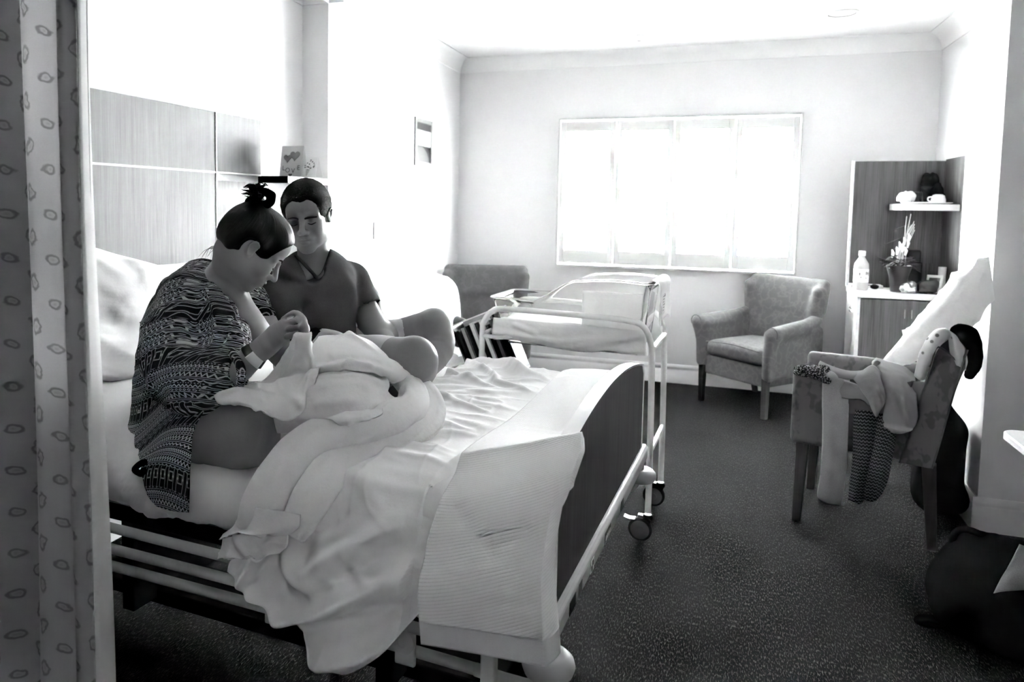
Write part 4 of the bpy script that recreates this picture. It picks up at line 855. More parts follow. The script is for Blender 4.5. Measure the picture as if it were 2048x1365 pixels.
# kettle / dark appliance behind, tins, wrapped snacks, frame
kt = thing('coffee_machine', 'dark coffee machine standing in the shade under the white shelf', 'coffee machine', (XC0+.365, 5.82, ZT))
obj('body', MB().box(-.075, .075, -.02, .12, .0, .28), MAT['black_plastic'], kt, bevel=.015); obj('front_panel', MB().box(-.05, .02, -.026, -.0205, .16, .23), MAT['ink_mid'], kt, bevel=.002); obj('tank', MB().lathe([(0, .0), (.05, .0), (.05, .2), (0, .2)], (.02, -.07, 0), 24), MAT['black_plastic'], kt)
for k in range(2):
    o = obj('glass_tube', MB().lathe([(0, 0), (.010, 0), (.010, .19), (0, .19)], n=16), MAT['clear'], None); o.location = (XC0+.475+.024*k, 5.80, ZT+.001); tag(o, 'slim clear tumbler stack beside the coffee machine', 'tumbler', 'slim tumblers beside the coffee machine')
def lump(name, label, cat, c, r, mat, seed, parts=6):
    s_ = SDF(); q = random.Random(seed)
    for k in range(parts): s_.ell((q.uniform(-.5, .5)*r[0], q.uniform(-.5, .5)*r[1], r[2]*q.uniform(.35, .8)), (r[0]*.6, r[1]*.6, r[2]*.5), k=.01)
    s_.rbox((0, 0, r[2]*.3), (r[0]*.9, r[1]*.9, r[2]*.29), .01, k=.01)
    mb = s_.mesh(.005, warp=lambda P: P+np.stack([vnoise(P*60, seed)*.006]*3, -1)); zmin = min(v[2] for v in mb.v); mb.v = [(x, y, z-zmin) for x, y, z in mb.v]
    o = obj(name, mb, MAT[mat], None, smooth=60); o.location = c; return tag(o, label, cat)
lump('snack_packet', 'crumpled shiny snack packet on the counter right of the vase', 'packet', (XC0+.335, 5.645, ZT), (.05, .03, .06), 'foil', 4)
lump('snack_packet', 'larger dark crumpled packet on the counter beside the armchair pillow', 'packet', (XC0+.445, 5.655, ZT), (.065, .035, .075), 'pot', 8)
fr_ = thing('photo_frame', 'small tilted white framed picture at the right end of the counter', 'picture frame', (XC0+.50, 5.74, ZT), math.radians(-15))
obj('frame_border', MB().prism([(-.045, 0), (.045, 0), (.055, .115), (-.035, .115)], 0, .010, lambda u, v, q: (u, q+v*.25, v+.001)), MAT['white_plastic'], fr_); obj('picture', MB().prism([(-.03, .018), (.03, .018), (.04, .098), (-.022, .098)], -.001, .0, lambda u, v, q: (u, q+v*.25, v+.001)), MAT['ink_mid'], fr_, smooth=None)
o = obj('paper_cup', MB().lathe([(0, 0), (.020, 0), (.024, .17), (0, .17)], n=20), MAT['paper'], None); o.location = (XC0+.565, 5.80, ZT+.0005); tag(o, 'tall white paper tube standing in the right corner of the counter', 'paper tube')
# on the shelf
ZS = 1.4975
tr = obj('tray', MB().lathe([(0, 0), (.13, 0), (.15, .008), (.152, .014), (.146, .012), (.128, .004), (0, .004)], n=40), MAT['ceramic'], None); tr.location = (XC0+.44, 5.77, ZS); tr.scale = (1, 1, 1); tag(tr, 'round white tray on the white cabinet shelf', 'tray')
o = obj('drinking_glass', MB().lathe([(0, 0), (.034, 0), (.036, .002), (.028, .075), (.024, .076), (.031, .006), (0, .006)], n=28), MAT['clear'], None); o.location = (XC0+.375, 5.72, ZS+.0046); tag(o, 'upturned clear drinking glass on the tray on the shelf', 'glass')
cp = thing('teacup', 'upturned white teacup on the tray at the right of the shelf', 'cup', (XC0+.50, 5.735, ZS+.0046))
obj('cup_bowl', MB().lathe([(.040, 0), (.043, .004), (.042, .03), (.034, .055), (.020, .062), (0, .062), (0, .058), (.018, .058), (.036, .03), (.038, .003)], n=28), MAT['ceramic'], cp); obj('handle', MB().tube([(-.038, 0, .045), (-.058, 0, .04), (-.058, 0, .02), (-.040, 0, .014)], .004, 8, 4), MAT['ceramic'], cp)
lump('napkin_bundle', 'crumpled white napkin bundle at the left end of the shelf', 'napkin', (XC0+.315, 5.75, ZS+.012), (.055, .04, .055), 'muslin', 12)
lump('dark_pouch', 'dark soft pouch leaning on the panel behind the cup', 'pouch', (XC0+.475, 5.88, ZS), (.055, .03, .16), 'black', 15)
lump('beanie', 'dark knitted beanie behind the upturned cup on the shelf', 'hat', (XC0+.515, 5.83, ZS), (.05, .03, .105), 'black', 19)
# ------------------------------------------------------------------ tub chair with clothes in the right foreground
FO = np.array([.40, 3.71, 0]); FA = math.atan2(-.235, .972)          # local x: towards its back, local y: away from the viewer
fx = np.array([math.cos(FA), math.sin(FA), 0]); fy = np.array([-math.sin(FA), math.cos(FA), 0])
def cw(x, y, w):
    q = on_plane(x, y, FO+fy*w, fy)-FO; return np.array([q @ fx, q @ fy, q[2]])
ch = thing('tub_chair', 'leaf-patterned upholstered chair with straight legs seen from its side, heaped with clothes', 'chair', FO, FA)
for w0 in (-.02, .45):
    s_ = SDF().rbox((.25, w0+.035, .545), (.275, .034, .175), .022)
    obj('arm', s_.mesh(.012), MAT['uph_leaf'], ch, smooth=180)
obj('seat_base', SDF().rbox((.25, .25, .42), (.25, .24, .05), .02).mesh(.014), MAT['uph_leaf'], ch, smooth=180)
obj('seat_cushion', SDF().rbox((.235, .25, .485), (.23, .19, .05), .035).mesh(.013), MAT['uph_leaf'], ch, smooth=180)
# back: profile in x-z, rounded top, extruded across
def backp(u, v): return u, v
cl = [(.495, .365), (.52, .50), (.545, .65), (.572, .80), (.590, .885)]
def slab(nw=26):
    rows = []
    for j in range(nw):
        w = -.022+.546*j/(nw-1); e = abs(j/(nw-1)*2-1); drop = .10*max(0, (e-.55)/.45)**2.2
        sec = []
        C = spline(cl, 5)
        for i, (x, z) in enumerate(C): sec.append((x-.085+.022*(i/len(C)), z))
        zt = .925
        sec += [(.590-.050, .912), (.590-.022, .930), (.592, .934), (.590+.020, .922), (.590+.034, .90)]
        for i, (x, z) in enumerate(C[::-1]): sec.append((x+.040-.006*(1-i/len(C)), z))
        sec += [(.52, .362)]
        rows.append([(x, w, z-drop*np.clip((z-.5)/.42, 0, 1)**2) for x, z in sec])
    A = np.array(rows); mb = MB().grid(A, wrap=True); n = A.shape[1]; mb.f += [tuple(range(n))[::-1], tuple((nw-1)*n+k for k in range(n))]; return mb
bk = obj('backrest', slab(), MAT['uph_leaf'], ch, smooth=50, bevel=.006)
for off in (-.086, .037): obj('piping', MB().tube([(x+off+(.004+.018*(z-.365)/.52 if off < 0 else 0), -.024, z) for x, z in cl]+([(.592, -.024, .835)] if off < 0 else []), .0035, 8, 5), MAT['uph_dark'], bk)
for (x, w, dx) in ((.030, .015, -.012), (.520, .015, .03), (.030, .485, -.012), (.520, .485, .03)):
    a, b = .027, .019; mb = MB().grid([[(x-a, w-a, .375), (x+a, w-a, .375), (x+a, w+a, .375), (x-a, w+a, .375)], [(x+dx-b, w-b, 0), (x+dx+b, w-b, 0), (x+dx+b, w+b, 0), (x+dx-b, w+b, 0)]], wrap=True); mb.f += [(0, 1, 2, 3), (4, 5, 6, 7)]
    obj('leg', mb, MAT['leg_wood'], ch, bevel=.004)
def chair_cloth(name, label, cat, rows, mat, ku=8, kv=8, noise=.006, sc=14, solid=.004, seed=1, ridges=(), uvs=True):
    A = surf(rows, ku, kv); N = normals(A)
    for poly, a, wd in ridges:
        dd, pr = seg_d(A[..., 0], A[..., 2], poly); A = A-np.array([0, 1, 0])*(a*np.exp(-(dd/wd)**2))[..., None]
    A = A+N*(vnoise(A*sc, seed)*noise+vnoise(A*sc*2.6, seed+1)*noise*.4)[..., None]
    du = np.cumsum(np.r_[[np.zeros(A.shape[1])], np.linalg.norm(np.diff(A, axis=0), axis=2)], axis=0); dv = np.cumsum(np.c_[np.zeros(A.shape[0]), np.linalg.norm(np.diff(A, axis=1), axis=2)], axis=1)
    o = obj(name, MB().grid(A, uv=np.stack([dv, du], -1)), MAT[mat], None, smooth=180, solid=solid); o.location = FO; o.rotation_euler = (0, 0, FA)
    return tag(o, label, cat)
def R(*p): return [tuple(cw(x, y, w)) for x, y, w in p]
# pale towel over the near arm
chair_cloth('towel', 'pale ribbed towel hanging to near the floor over the near arm of the clothes chair', 'towel',
    [R((1650, 742, .09), (1672, 742, .09), (1695, 748, .09)), R((1648, 738, .03), (1672, 738, .03), (1699, 745, .03)), R((1645, 748, -.035), (1670, 746, -.045), (1700, 752, -.035)), R((1644, 800, -.04), (1668, 800, -.055), (1698, 805, -.04)), R((1644, 880, -.04), (1668, 885, -.06), (1696, 885, -.045)), R((1640, 950, -.04), (1664, 955, -.06), (1692, 955, -.045)), R((1634, 990, -.04), (1658, 1000, -.055), (1684, 1006, -.04)), R((1640, 1000, -.025), (1658, 1008, -.03), (1680, 1010, -.025))], 'towel', 6, 8, .003, solid=.018)
# knitted bundle on the arm front
s_ = SDF(); q_ = random.Random(4)
for k in range(10): p = cw(1598+q_.uniform(0, 62), 741+q_.uniform(-5, 12), q_.uniform(-.035, .04)); s_.ell(p, (q_.uniform(.02, .035), q_.uniform(.02, .035), q_.uniform(.012, .020)), k=.015)
s_.chain([cw(1592, 738, .02), cw(1625, 748, -.03), cw(1662, 762, -.035)], [.012, .020, .018], k=.02)
o = obj('knitted_scarf', s_.mesh(.005, warp=lambda P: P+np.stack([vnoise(P*70, 2)*.005]*3, -1)), MAT['knit'], None, smooth=180); o.location = FO; o.rotation_euler = (0, 0, FA); tag(o, 'black and white speckled knitted scarf crumpled on the front of the chair arm', 'scarf')
# khaki trousers: looped waistband, folded legs hanging over the arm
kh = thing('khaki_trousers', 'crumpled khaki trousers with open waistband thrown over the near chair arm', 'trousers', FO, FA)
def patch(name, rows, mat, parent, ku=8, kv=8, noise=.005, sc=16, solid=.004, seed=1, ridges=()):
    A = surf(rows, ku, kv); N = normals(A)
    for poly, a, wd in ridges:
        dd, pr = seg_d(A[..., 0], A[..., 2], poly); A = A-np.array([0, 1, 0])*(a*np.exp(-(dd/wd)**2))[..., None]
    A = A+N*(vnoise(A*sc, seed)*noise+vnoise(A*sc*2.6, seed+1)*noise*.4)[..., None]
    return obj(name, MB().grid(A), MAT[mat], parent, smooth=180, solid=solid)
patch('waistband', [R((1640, 722, .02), (1668, 734, -.03), (1700, 742, -.05), (1735, 738, -.05), (1752, 722, -.03), (1762, 724, .02)), R((1636, 730, .02), (1662, 742, -.035), (1700, 750, -.06), (1738, 745, -.06), (1748, 732, -.035), (1758, 738, .02)), R((1640, 742, .02), (1662, 752, -.035), (1700, 760, -.062), (1735, 756, -.062), (1748, 748, -.035), (1760, 752, .02))], 'tan', kh, 6, 8, .002)
patch('leg_fold', [R((1752, 716, .08), (1780, 724, .10), (1812, 738, .12), (1830, 752, .12)), R((1744, 726, .0), (1775, 738, .0), (1810, 748, .02), (1832, 770, .03)), R((1757, 752, -.06), (1780, 765, -.07), (1805, 765, -.06), (1834, 800, -.04)), R((1770, 800, -.07), (1790, 800, -.08), (1812, 805, -.075), (1836, 830, -.05)), R((1765, 838, -.06), (1785, 846, -.075), (1808, 850, -.07), (1832, 845, -.05)), R((1772, 862, -.055), (1790, 868, -.07), (1808, 868, -.065), (1826, 860, -.05))], 'tan', kh, 8, 8, .006, ridges=(([(.36, .70), (.40, .60)], .012, .012), ([(.42, .66), (.44, .55)], .010, .010), ([(.30, .53), (.46, .52)], .014, .008)))
patch('front_flap', [R((1700, 752, -.055), (1722, 742, -.06), (1745, 730, -.055), (1762, 745, -.05)), R((1712, 766, -.07), (1728, 752, -.085), (1750, 752, -.085), (1770, 780, -.07)), R((1722, 782, -.07), (1735, 775, -.09), (1755, 785, -.095), (1772, 800, -.075)), R((1735, 800, -.07), (1742, 805, -.085), (1752, 815, -.09), (1762, 822, -.07)), R((1744, 826, -.065), (1748, 832, -.07), (1752, 836, -.07), (1756, 834, -.065))], 'tan', kh, 8, 8, .004, ridges=(([(.33, .69), (.37, .56)], .012, .010),))
patch('pocket_panel', [R((1676, 758, -.045), (1700, 764, -.05), (1730, 776, -.055), (1750, 790, -.055)), R((1678, 780, -.05), (1700, 785, -.055), (1728, 790, -.058), (1745, 806, -.058)), R((1680, 796, -.048), (1700, 799, -.052), (1722, 800, -.055), (1738, 812, -.055))], 'tan', kh, 6, 8, .003)
patch('lining', [R((1640, 744, .01), (1665, 756, -.02), (1700, 762, -.035), (1740, 752, -.035), (1790, 768, -.045), (1828, 762, -.02)), R((1646, 752, .01), (1668, 768, -.03), (1702, 776, -.04), (1745, 770, -.045), (1790, 782, -.055), (1822, 776, -.03)), R((1680, 796, -.03), (1690, 806, -.038), (1710, 816, -.042), (1738, 824, -.045), (1770, 816, -.045), (1800, 800, -.04)), R((1678, 824, -.03), (1690, 828, -.036), (1710, 830, -.04), (1735, 832, -.04), (1765, 826, -.04), (1800, 810, -.04))], 'tan_in', kh, 6, 6, .003)
# chevron trousers hanging under the arm, two legs
cv = thing('patterned_trousers', 'black trousers with small white chevron print hanging in two legs from the chair', 'trousers', FO, FA)
def leg_sheet(rows, seed):
    A = surf(rows, 8, 8); N = normals(A); A = A+N*(vnoise(A*np.array([40, 16, 8]), seed)*.009)[..., None]
    du = np.cumsum(np.r_[[np.zeros(A.shape[1])], np.linalg.norm(np.diff(A, axis=0), axis=2)], axis=0); dv = np.cumsum(np.c_[np.zeros(A.shape[0]), np.linalg.norm(np.diff(A, axis=1), axis=2)], axis=1)
    return MB().grid(A, uv=np.stack([dv, du], -1))
obj('trouser_leg', leg_sheet([R((1708, 820, -.03), (1725, 822, -.06), (1745, 824, -.06), (1765, 828, -.03)), R((1706, 880, -.03), (1722, 885, -.07), (1742, 890, -.07), (1758, 890, -.03)), R((1702, 950, -.03), (1716, 955, -.075), (1732, 955, -.07), (1742, 950, -.03)), R((1696, 1000, -.02), (1706, 1004, -.06), (1718, 1008, -.05), (1728, 1000, -.02))], 3), MAT['chevron'], cv, smooth=180, solid=.006)
obj('trouser_leg', leg_sheet([R((1745, 824, -.03), (1762, 828, -.055), (1776, 832, -.055), (1790, 845, -.03)), R((1738, 890, -.03), (1756, 896, -.08), (1774, 900, -.075), (1790, 900, -.03)), R((1726, 950, -.03), (1742, 958, -.08), (1762, 962, -.075), (1778, 950, -.03)), R((1722, 985, -.02), (1734, 1000, -.06), (1750, 1004, -.06), (1764, 990, -.02))], 8), MAT['chevron'], cv, smooth=180, solid=.006)
# long white pillow leaning up over the chair back
def ring_loft(stations, ku=8, kv=6, noise=.01, seed=3):
    A = surf([st+[st[0]] for st in stations], ku, kv)[:, :-1]; N = normals(A); c = A.mean(1)[:, None]; N *= np.sign((N*(A-c)).sum(-1).mean())
    u = np.linspace(0, 1, A.shape[0])[:, None]; A = A+N*((crease(A*np.array([7, 5, 7]), seed)*noise*1.6+vnoise(A*9, seed)*noise)*np.clip(np.minimum(u, 1-u)*8, .15, 1))[..., None]
    mb = MB().grid(A, wrap=True); n = A.shape[1]; mb.f += [tuple(range(n))[::-1], tuple((A.shape[0]-1)*n+k for k in range(n))]; return mb
st = []
for (ux_, uy_), (lx_, ly_), th in (((1764, 722), (1770, 734), .010), ((1788, 692), (1812, 728), .035), ((1826, 648), (1858, 704), .055), ((1862, 606), (1900, 672), .065), ((1898, 562), (1938, 650), .068), ((1930, 536), (1962, 630), .060), ((1962, 518), (1978, 612), .040), ((1978, 514), (1990, 600), .008)):
    f_ = lambda t, w: tuple(cw(ux_+(lx_-ux_)*t, uy_+(ly_-uy_)*t, w)); st.append([f_(0, .17), f_(.25, .17-th), f_(.55, .17-th*1.1), f_(.85, .17-th*.6), f_(1, .17), f_(.7, .17+th), f_(.3, .17+th)])
o = obj('white_pillow', ring_loft(st), MAT['muslin'], None, smooth=180); o.location = FO; o.rotation_euler = (0, 0, FA); tag(o, 'long white creased pillow leaning up from the seat over the back of the clothes chair', 'pillow')
# printed baby wrap and dark garment on the chair back
chair_cloth('printed_baby_wrap', 'white printed baby wrap hanging over the top of the clothes chair back', 'baby wrap',
    [R((1830, 752, .02), (1842, 760, .0), (1856, 752, .02), (1862, 740, .05)), R((1842, 706, -.01), (1856, 712, -.035), (1866, 706, -.02), (1872, 700, .03)), R((1862, 668, -.01), (1880, 664, -.03), (1900, 668, -.01), (1905, 672, .06)), R((1888, 662, .0), (1900, 664, -.03), (1916, 676, -.015), (1926, 690, .05)), R((1900, 700, .0), (1912, 702, -.035), (1922, 712, -.02), (1934, 720, .04)), R((1905, 728, .0), (1914, 732, -.025), (1924, 736, -.02), (1932, 742, .03))], 'babyprint', 8, 8, .006, seed=5)
s_ = SDF(); s_.chain([cw(1918, 662, .08), cw(1934, 672, .06), cw(1946, 700, .05), cw(1946, 730, .05), cw(1938, 752, .05)], [.030, .040, .040, .030, .020], k=.02, flat=((0, 1, 0), .5), sm=3)
o = obj('dark_garment', s_.mesh(.006, warp=lambda P: P+np.stack([vnoise(P*25, 9)*.006]*3, -1)), MAT['black'], None, smooth=180); o.location = FO; o.rotation_euler = (0, 0, FA); tag(o, 'black garment hanging behind the printed wrap at the chair back', 'garment')
# black
# ------------------------------------------------------------------ rucksack against the pier, duffel in the corner, table
p = on_z(1915, 1035, 0)
s_ = SDF().rbox((0, 0, .24), (.10, .11, .235), .08).cap((.02, 0, .42), (.0, 0, .52), .07, .04, k=.06).cap((-.05, -.08, .12), (.05, -.09, .10), .07, .06, k=.05)
o = obj('black_rucksack', s_.mesh(.014), MAT['black'], None, smooth=180); o.location = (1.062, 4.06, .004); tag(o, 'black rucksack standing on the carpet behind the clothes chair against the pier', 'rucksack')
p = on_z(2035, 1290, 0)
bg_ = thing('duffel_bag', 'large black duffel bag with looped handles lying open on the carpet at the lower right', 'bag', (p[0]+.10, p[1]+.02, 0), math.radians(-20))
s_ = SDF().rbox((.02, 0, .145), (.33, .24, .14), .09, k=.02).ell((-.22, 0, .13), (.14, .22, .125), k=.06).cap((-.15, .05, .26), (.25, .08, .30), .06, k=.05)
obj('bag_body', s_.mesh(.014, warp=lambda P: P+np.stack([vnoise(P*9, 2)*.015]*3, -1)), MAT['black'], bg_, smooth=180)
obj('handle', MB().tube([(-.22, .02, .20), (-.29, .04, .25), (-.27, .05, .31), (-.20, .05, .30), (-.16, .03, .22)], .012, 10, 6), MAT['black'], bg_)
obj('handle', MB().tube([(-.22, -.16, .06), (-.33, -.19, .06), (-.36, -.15, .02), (-.30, -.12, .014), (-.22, -.12, .05)], .012, 10, 6), MAT['black'], bg_)
obj('strap', MB().tube([(-.10, .12, .22), (.0, .10, .30), (.15, .02, .33), (.28, -.02, .28)], .009, 10, 6), MAT['grey_plastic'], bg_)
obj('zip_puller', MB().box(-.03, .02, .085, .092, .292, .304), MAT['chrome'], bg_)
q = [on_plane(x, y, (p[0], p[1]-.20, 0), (-.2, 1, 0)) for x, y in ((2026, 1075), (2048, 1092), (1998, 1130), (2052, 1120), (1976, 1172), (2050, 1150))]
A = surf([[q[0], q[1]+np.array([.05, .02, -.01]), q[1]+np.array([.12, .05, -.02])], [q[2], (q[2]+q[3])/2+np.array([0, -.02, 0]), q[3]+np.array([.08, .0, 0])], [q[4], (q[4]+q[5])/2+np.array([0, -.015, 0]), q[5]+np.array([.06, .0, 0])]], 8, 8)
A += np.array([0, -.05, 0]); A[..., 1] += vnoise(A*16, 3)*.006
o = obj('white_bib', MB().grid(A), MAT['towel'], None, smooth=180, solid=.004); tag(o, 'pale cloth spilling out of the black duffel bag', 'cloth')
tb = thing('side_table', 'pale laminate table with rounded corner reaching in at the right edge', 'table', (.90, 1.95, 0))
r_ = .05; poly = [(.0, 0), (.75, 0), (.75, .87)]+[(r_-r_*math.sin(a), .87-r_+r_*math.cos(a)) for a in np.linspace(0, math.pi/2, 8)]
obj('table_top', MB().prism(poly, .725, .75, lambda u, v, q: (u, v, q)), MAT['laminate'], tb, bevel=.004)
for x_, y_ in ((.68, .80), (.68, .07), (.10, .07)): obj('leg', MB().box(x_-.02, x_+.02, y_-.02, y_+.02, 0, .725), MAT['grey_plastic'], tb, bevel=.003)
# ------------------------------------------------------------------ privacy curtain on the left
CE = on_y(172, 682, 1.05); X1 = CE[0]
cu = thing('privacy_curtain', 'hanging privacy curtain with ringed leaf print and hemmed edge coloured pale for window light at the left', 'curtain', (X1, 1.05, 0))
def curt(u):                                      # plan of the folds, u metres of cloth from the free edge
    return None
plan = [(.012, .060), (.0, .0), (-.028, -.012), (-.056, .012), (-.066, .026), (-.10, .020), (-.135, .010), (-.16, .022), (-.175, .05), (-.20, .05), (-.25, .0), (-.33, .05), (-.42, -.02), (-.52, .05), (-.62, -.02), (-.75, .05), (-.9, -.01), (-1.05, .05), (-1.2, .0)]
P2 = spline([(a, b) for a, b in plan[1:]], 10); L = np.r_[0, np.cumsum(np.hypot(*np.diff(P2, axis=0).T))]
zs = np.linspace(.12, 2.66, 60); A = np.zeros((60, len(P2), 3)); UV = np.zeros((60, len(P2), 2))
for i, z in enumerate(zs):
    k = 1+.10*math.sin(z*1.7); A[i, :, 0] = P2[:, 0]+.006*np.sin(z*3+P2[:, 0]*9)+.012*(1.0-z/2.7)*0; A[i, :, 1] = P2[:, 1]*k; A[i, :, 2] = z; UV[i, :, 0] = L; UV[i, :, 1] = z
obj('curtain_cloth', MB().grid(A, uv=UV), MAT['curtain'], cu, smooth=180, solid=.0015)
obj('shade_layer', MB().grid([[(x_+.006*math.sin(z*3), .036+.008*math.sin(x_*60), z) for x_ in np.linspace(-.074, -.008, 8)] for z in zs]), MAT['curtain'], cu, smooth=180, solid=.002)  # added layers behind the cloth, block window light to give dark bands
obj('shade_layer', MB().grid([[(x_+.006*math.sin(z*3), .066+.006*math.sin(x_*60), z) for x_ in np.linspace(-.40, -.185, 8)] for z in zs]), MAT['curtain'], cu, smooth=180, solid=.002)
H2 = np.array([(0, 0), (-.002, .012), (-.007, .030), (-.014, .050), (-.024, .056)]); B = np.array([[(x*1.0+.006*math.sin(z*3), y*(1.0+.25*math.sin(z*2+1)), z) for x, y in H2] for z in zs])
obj('lit_hem_edge', MB().grid(B), MAT['lit_hem'], cu, smooth=180, solid=.002)
obj('curtain_track', MB().box(-1.3, .06, .0, .03, 2.69, 2.715), MAT['white_plastic'], cu, bevel=.003)
for k in range(9): obj('glider', MB().tube([(-.01-.15*k, .015, 2.655), (-.01-.15*k, .015, 2.692)], .004, 8), MAT['white_plastic'], cu)
# ------------------------------------------------------------------ people (all in bed axes)
def hrot(az, pitch, roll=0):           # columns: forward, left, up of a head facing azimuth az, nodded down by pitch, tilted by roll (degrees)
    a, p, r = map(math.radians, (az, pitch, roll))
    F = np.array([math.cos(a)*math.cos(p), math.sin(a)*math.cos(p), -math.sin(p)]); Lf = np.array([-math.sin(a), math.cos(a), 0]); U = np.cross(F, Lf)
    L2 = Lf*math.cos(r)+U*math.sin(r); U2 = -Lf*math.sin(r)+U*math.cos(r); return np.stack([F, L2, U2], 1)
def add_head(s, c, R, q=1.0, male=False):
    ez = lambda p: (p[0]*.82-.002, p[1], p[2]*.80-.002)
    T = lambda x, y, z: c+R @ (np.array([x, y, z])*q)
    E = lambda x, y, z, r, k=.02, sub=False, R2=None: s.ell(T(x, y, z), np.array(r)*q, R if R2 is None else R @ R2, k, sub)
    E(-.018, 0, .045, (.098, .076, .080)); E(-.045, 0, .030, (.066, .068, .068)); E(.040, 0, .050, (.050, .060, .056), .03)
    E(.034, 0, -.020, (.054, .060 if male else .056, .066), .02)
    E(.028, 0, -.068, (.054, .058 if male else .046, .038), .025); E(.066, 0, -.098, (.020, .026 if male else .020, .017), .022)
    for y in (-1, 1):
        E(-.006, y*(.053 if male else .047), -.052, (.028, .016, .032), .03); E(.054, y*.036, -.024, (.028, .024, .026), .022)
        s.cap(T(.084, y*.012, .020), T(.068, y*.046, .018), .0095*q, .008*q, .012)
        E(.095, y*.031, .003, (.017, .018, .012), .012, True)
    for y in (-1, 1):
        E(.0715, y*.032, .0015, (.0135, .0145, .0125), .003)
        s.cap(T(.0835, y*.020, -.006), T(.0790, y*.043, -.004), .0022*q, .0018*q, .004)
    s.chain([T(.088, 0, .014), T(.096, 0, .0), T(.108, 0, -.020), T(.113, 0, -.030)], np.array([.0085, .0084, .0094, .0108])*q, .010)
    for y in (-1, 1): E(.100, y*.0122, -.034, (.0120, .0078, .0080), .008); E(.103, y*.0065, -.0425, (.006, .0034, .0035), .002, True)
    E(.076, 0, -.060, (.022, .027, .024), .016)
    mw = 1.22 if male else 1.0
    s.chain([T(.088-.004*(mw-1)*5, -.024*mw, -.061), T(.096, -.011*mw, -.0545), T(.0985, 0, -.0555), T(.096, .011*mw, -.0545), T(.088-.004*(mw-1)*5, .024*mw, -.061)], np.array([.002, .0042, .0046, .0042, .002])*q, .004)
    s.chain([T(.088, -.021, -.0645), T(.0955, -.009, -.0695), T(.0965, 0, -.0700), T(.0955, .009, -.0695), T(.088, .021, -.0645)], np.array([.002, .005, .0055, .005, .002])*q, .005)
    s.chain([T(.093, -.026*mw, -.0625), T(.103, 0, -.0625), T(.093, .026*mw, -.0625)], np.array([.0016, .0020, .0016])*q, .0015, None, 0); s.ops[-1] = (s.ops[-1][0], .002, True)+s.ops[-1][3:]
    for y in (-1, 1):
        E(-.008, y*.072, -.002, (.015, .0055, .021), .004)
        s.chain([T(*ez(p_)) for p_ in ((.008, y*.073, .006), (.007, y*.079, .022), (-.008, y*.084, .030), (-.022, y*.085, .020), (-.024, y*.083, .003), (-.014, y*.079, -.014), (.0, y*.075, -.026), (.004, y*.072, -.018))], np.array([.0025, .0036, .0038, .0038, .0036, .0038, .0055, .0035])*q, .003, None, 3)
        E(-.005, y*.082, .004, (.008, .008, .011), .003, True)
    return T
def finger(s, pts, r0, r1, k=.006): s.chain(pts, np.linspace(r0, r1, len(pts)), k, None, 2)
def bobj(name, mb, mat, parent, **kw): return obj(name, mb, MAT[mat], parent, **kw)
# ---- woman
wo = thing('person', 'woman in patterned robe with top knot bent over a baby on the bed', 'person', BED_O, BED_A)
HC = bw(506, 497, .31); HR = hrot(42, 42, 0)
s = SDF(); Tw = add_head(s, HC, HR, .88)
neck = [HC+HR @ np.array([-.045, 0, -.045]), bw(455, 545, .31), bw(420, 585, .32)]
s.chain([HC+HR @ np.array([-.03, 0, -.04]), bw(462, 535, .305), bw(436, 572, .315)], [.056, .052, .054], .03)
for w_ in (.28, .40): s.chain([bw(432, 590, .34), bw(398, 645, w_), bw(358, 740, w_), bw(345, 830, w_)], [.050, .075, .078, .085], .05)
s.chain([bw(384, 602, .20), bw(430, 585, .31), bw(492, 604, .46)], [.042, .050, .040], .03)
s.chain([bw(448, 600, .32), bw(480, 650, .32), bw(500, 672, .33)], [.062, .066, .060], .05, None, 2)
# right arm
s.chain([bw(380, 606, .19), bw(365, 680, .145), bw(402, 772, .12)], [.040, .042, .040], .03)
s.chain([bw(404, 772, .12), bw(462, 748, .14), bw(512, 708, .17), bw(530, 694, .18)], [.042, .040, .030, .027], .02, None, 3)
# right hand, closed on the cloth
hn = np.array([.2, -.9, .3]); hn /= np.linalg.norm(hn)
s.chain([bw(532, 692, .182), bw(553, 669, .190), bw(567, 655, .195)], [.027, .029, .022], .015, (hn, .62), 2)
s.chain([bw(545, 684, .182), bw(564, 672, .184), bw(575, 664, .184)], [.023, .022, .015], .012, (hn, .62), 2)
FG = [([(568, 640, .212), (587, 627, .214), (601, 632, .204), (609, 644, .186), (604, 655, .172)], .0090, .0076), ([(572, 648, .196), (595, 640.5, .196), (609, 649, .184), (613.5, 661, .170), (606, 670, .160)], .0090, .0076),
      ([(576, 660, .180), (598, 655.5, .179), (609, 664, .170), (608, 677, .159), (598, 681, .154)], .0088, .0074), ([(574, 674, .170), (590, 671, .167), (600, 679, .160), (596, 689, .153)], .0084, .0070)]
for pts, r0, r1 in FG: finger(s, [bw(*p) for p in pts], r0, r1, .0018)
finger(s, [bw(560, 668, .22), bw(578, 664, .225), bw(596, 668, .215), bw(606, 674, .20)], .014, .010, .006)
# left arm coming round under the baby
s.chain([bw(500, 600, .47), bw(548, 690, .45), bw(600, 745, .40)], [.046, .042, .038], .03); s.chain([bw(600, 745, .40), bw(640, 745, .38), bw(668, 735, .33)], [.038, .030, .024], .02, None, 3)
for k in range(4): finger(s, [bw(664+k*4, 722+k*6, .33), bw(690+k*3, 722+k*6, .31), bw(706+k*2, 727+k*6, .30)], .009, .008, .004)
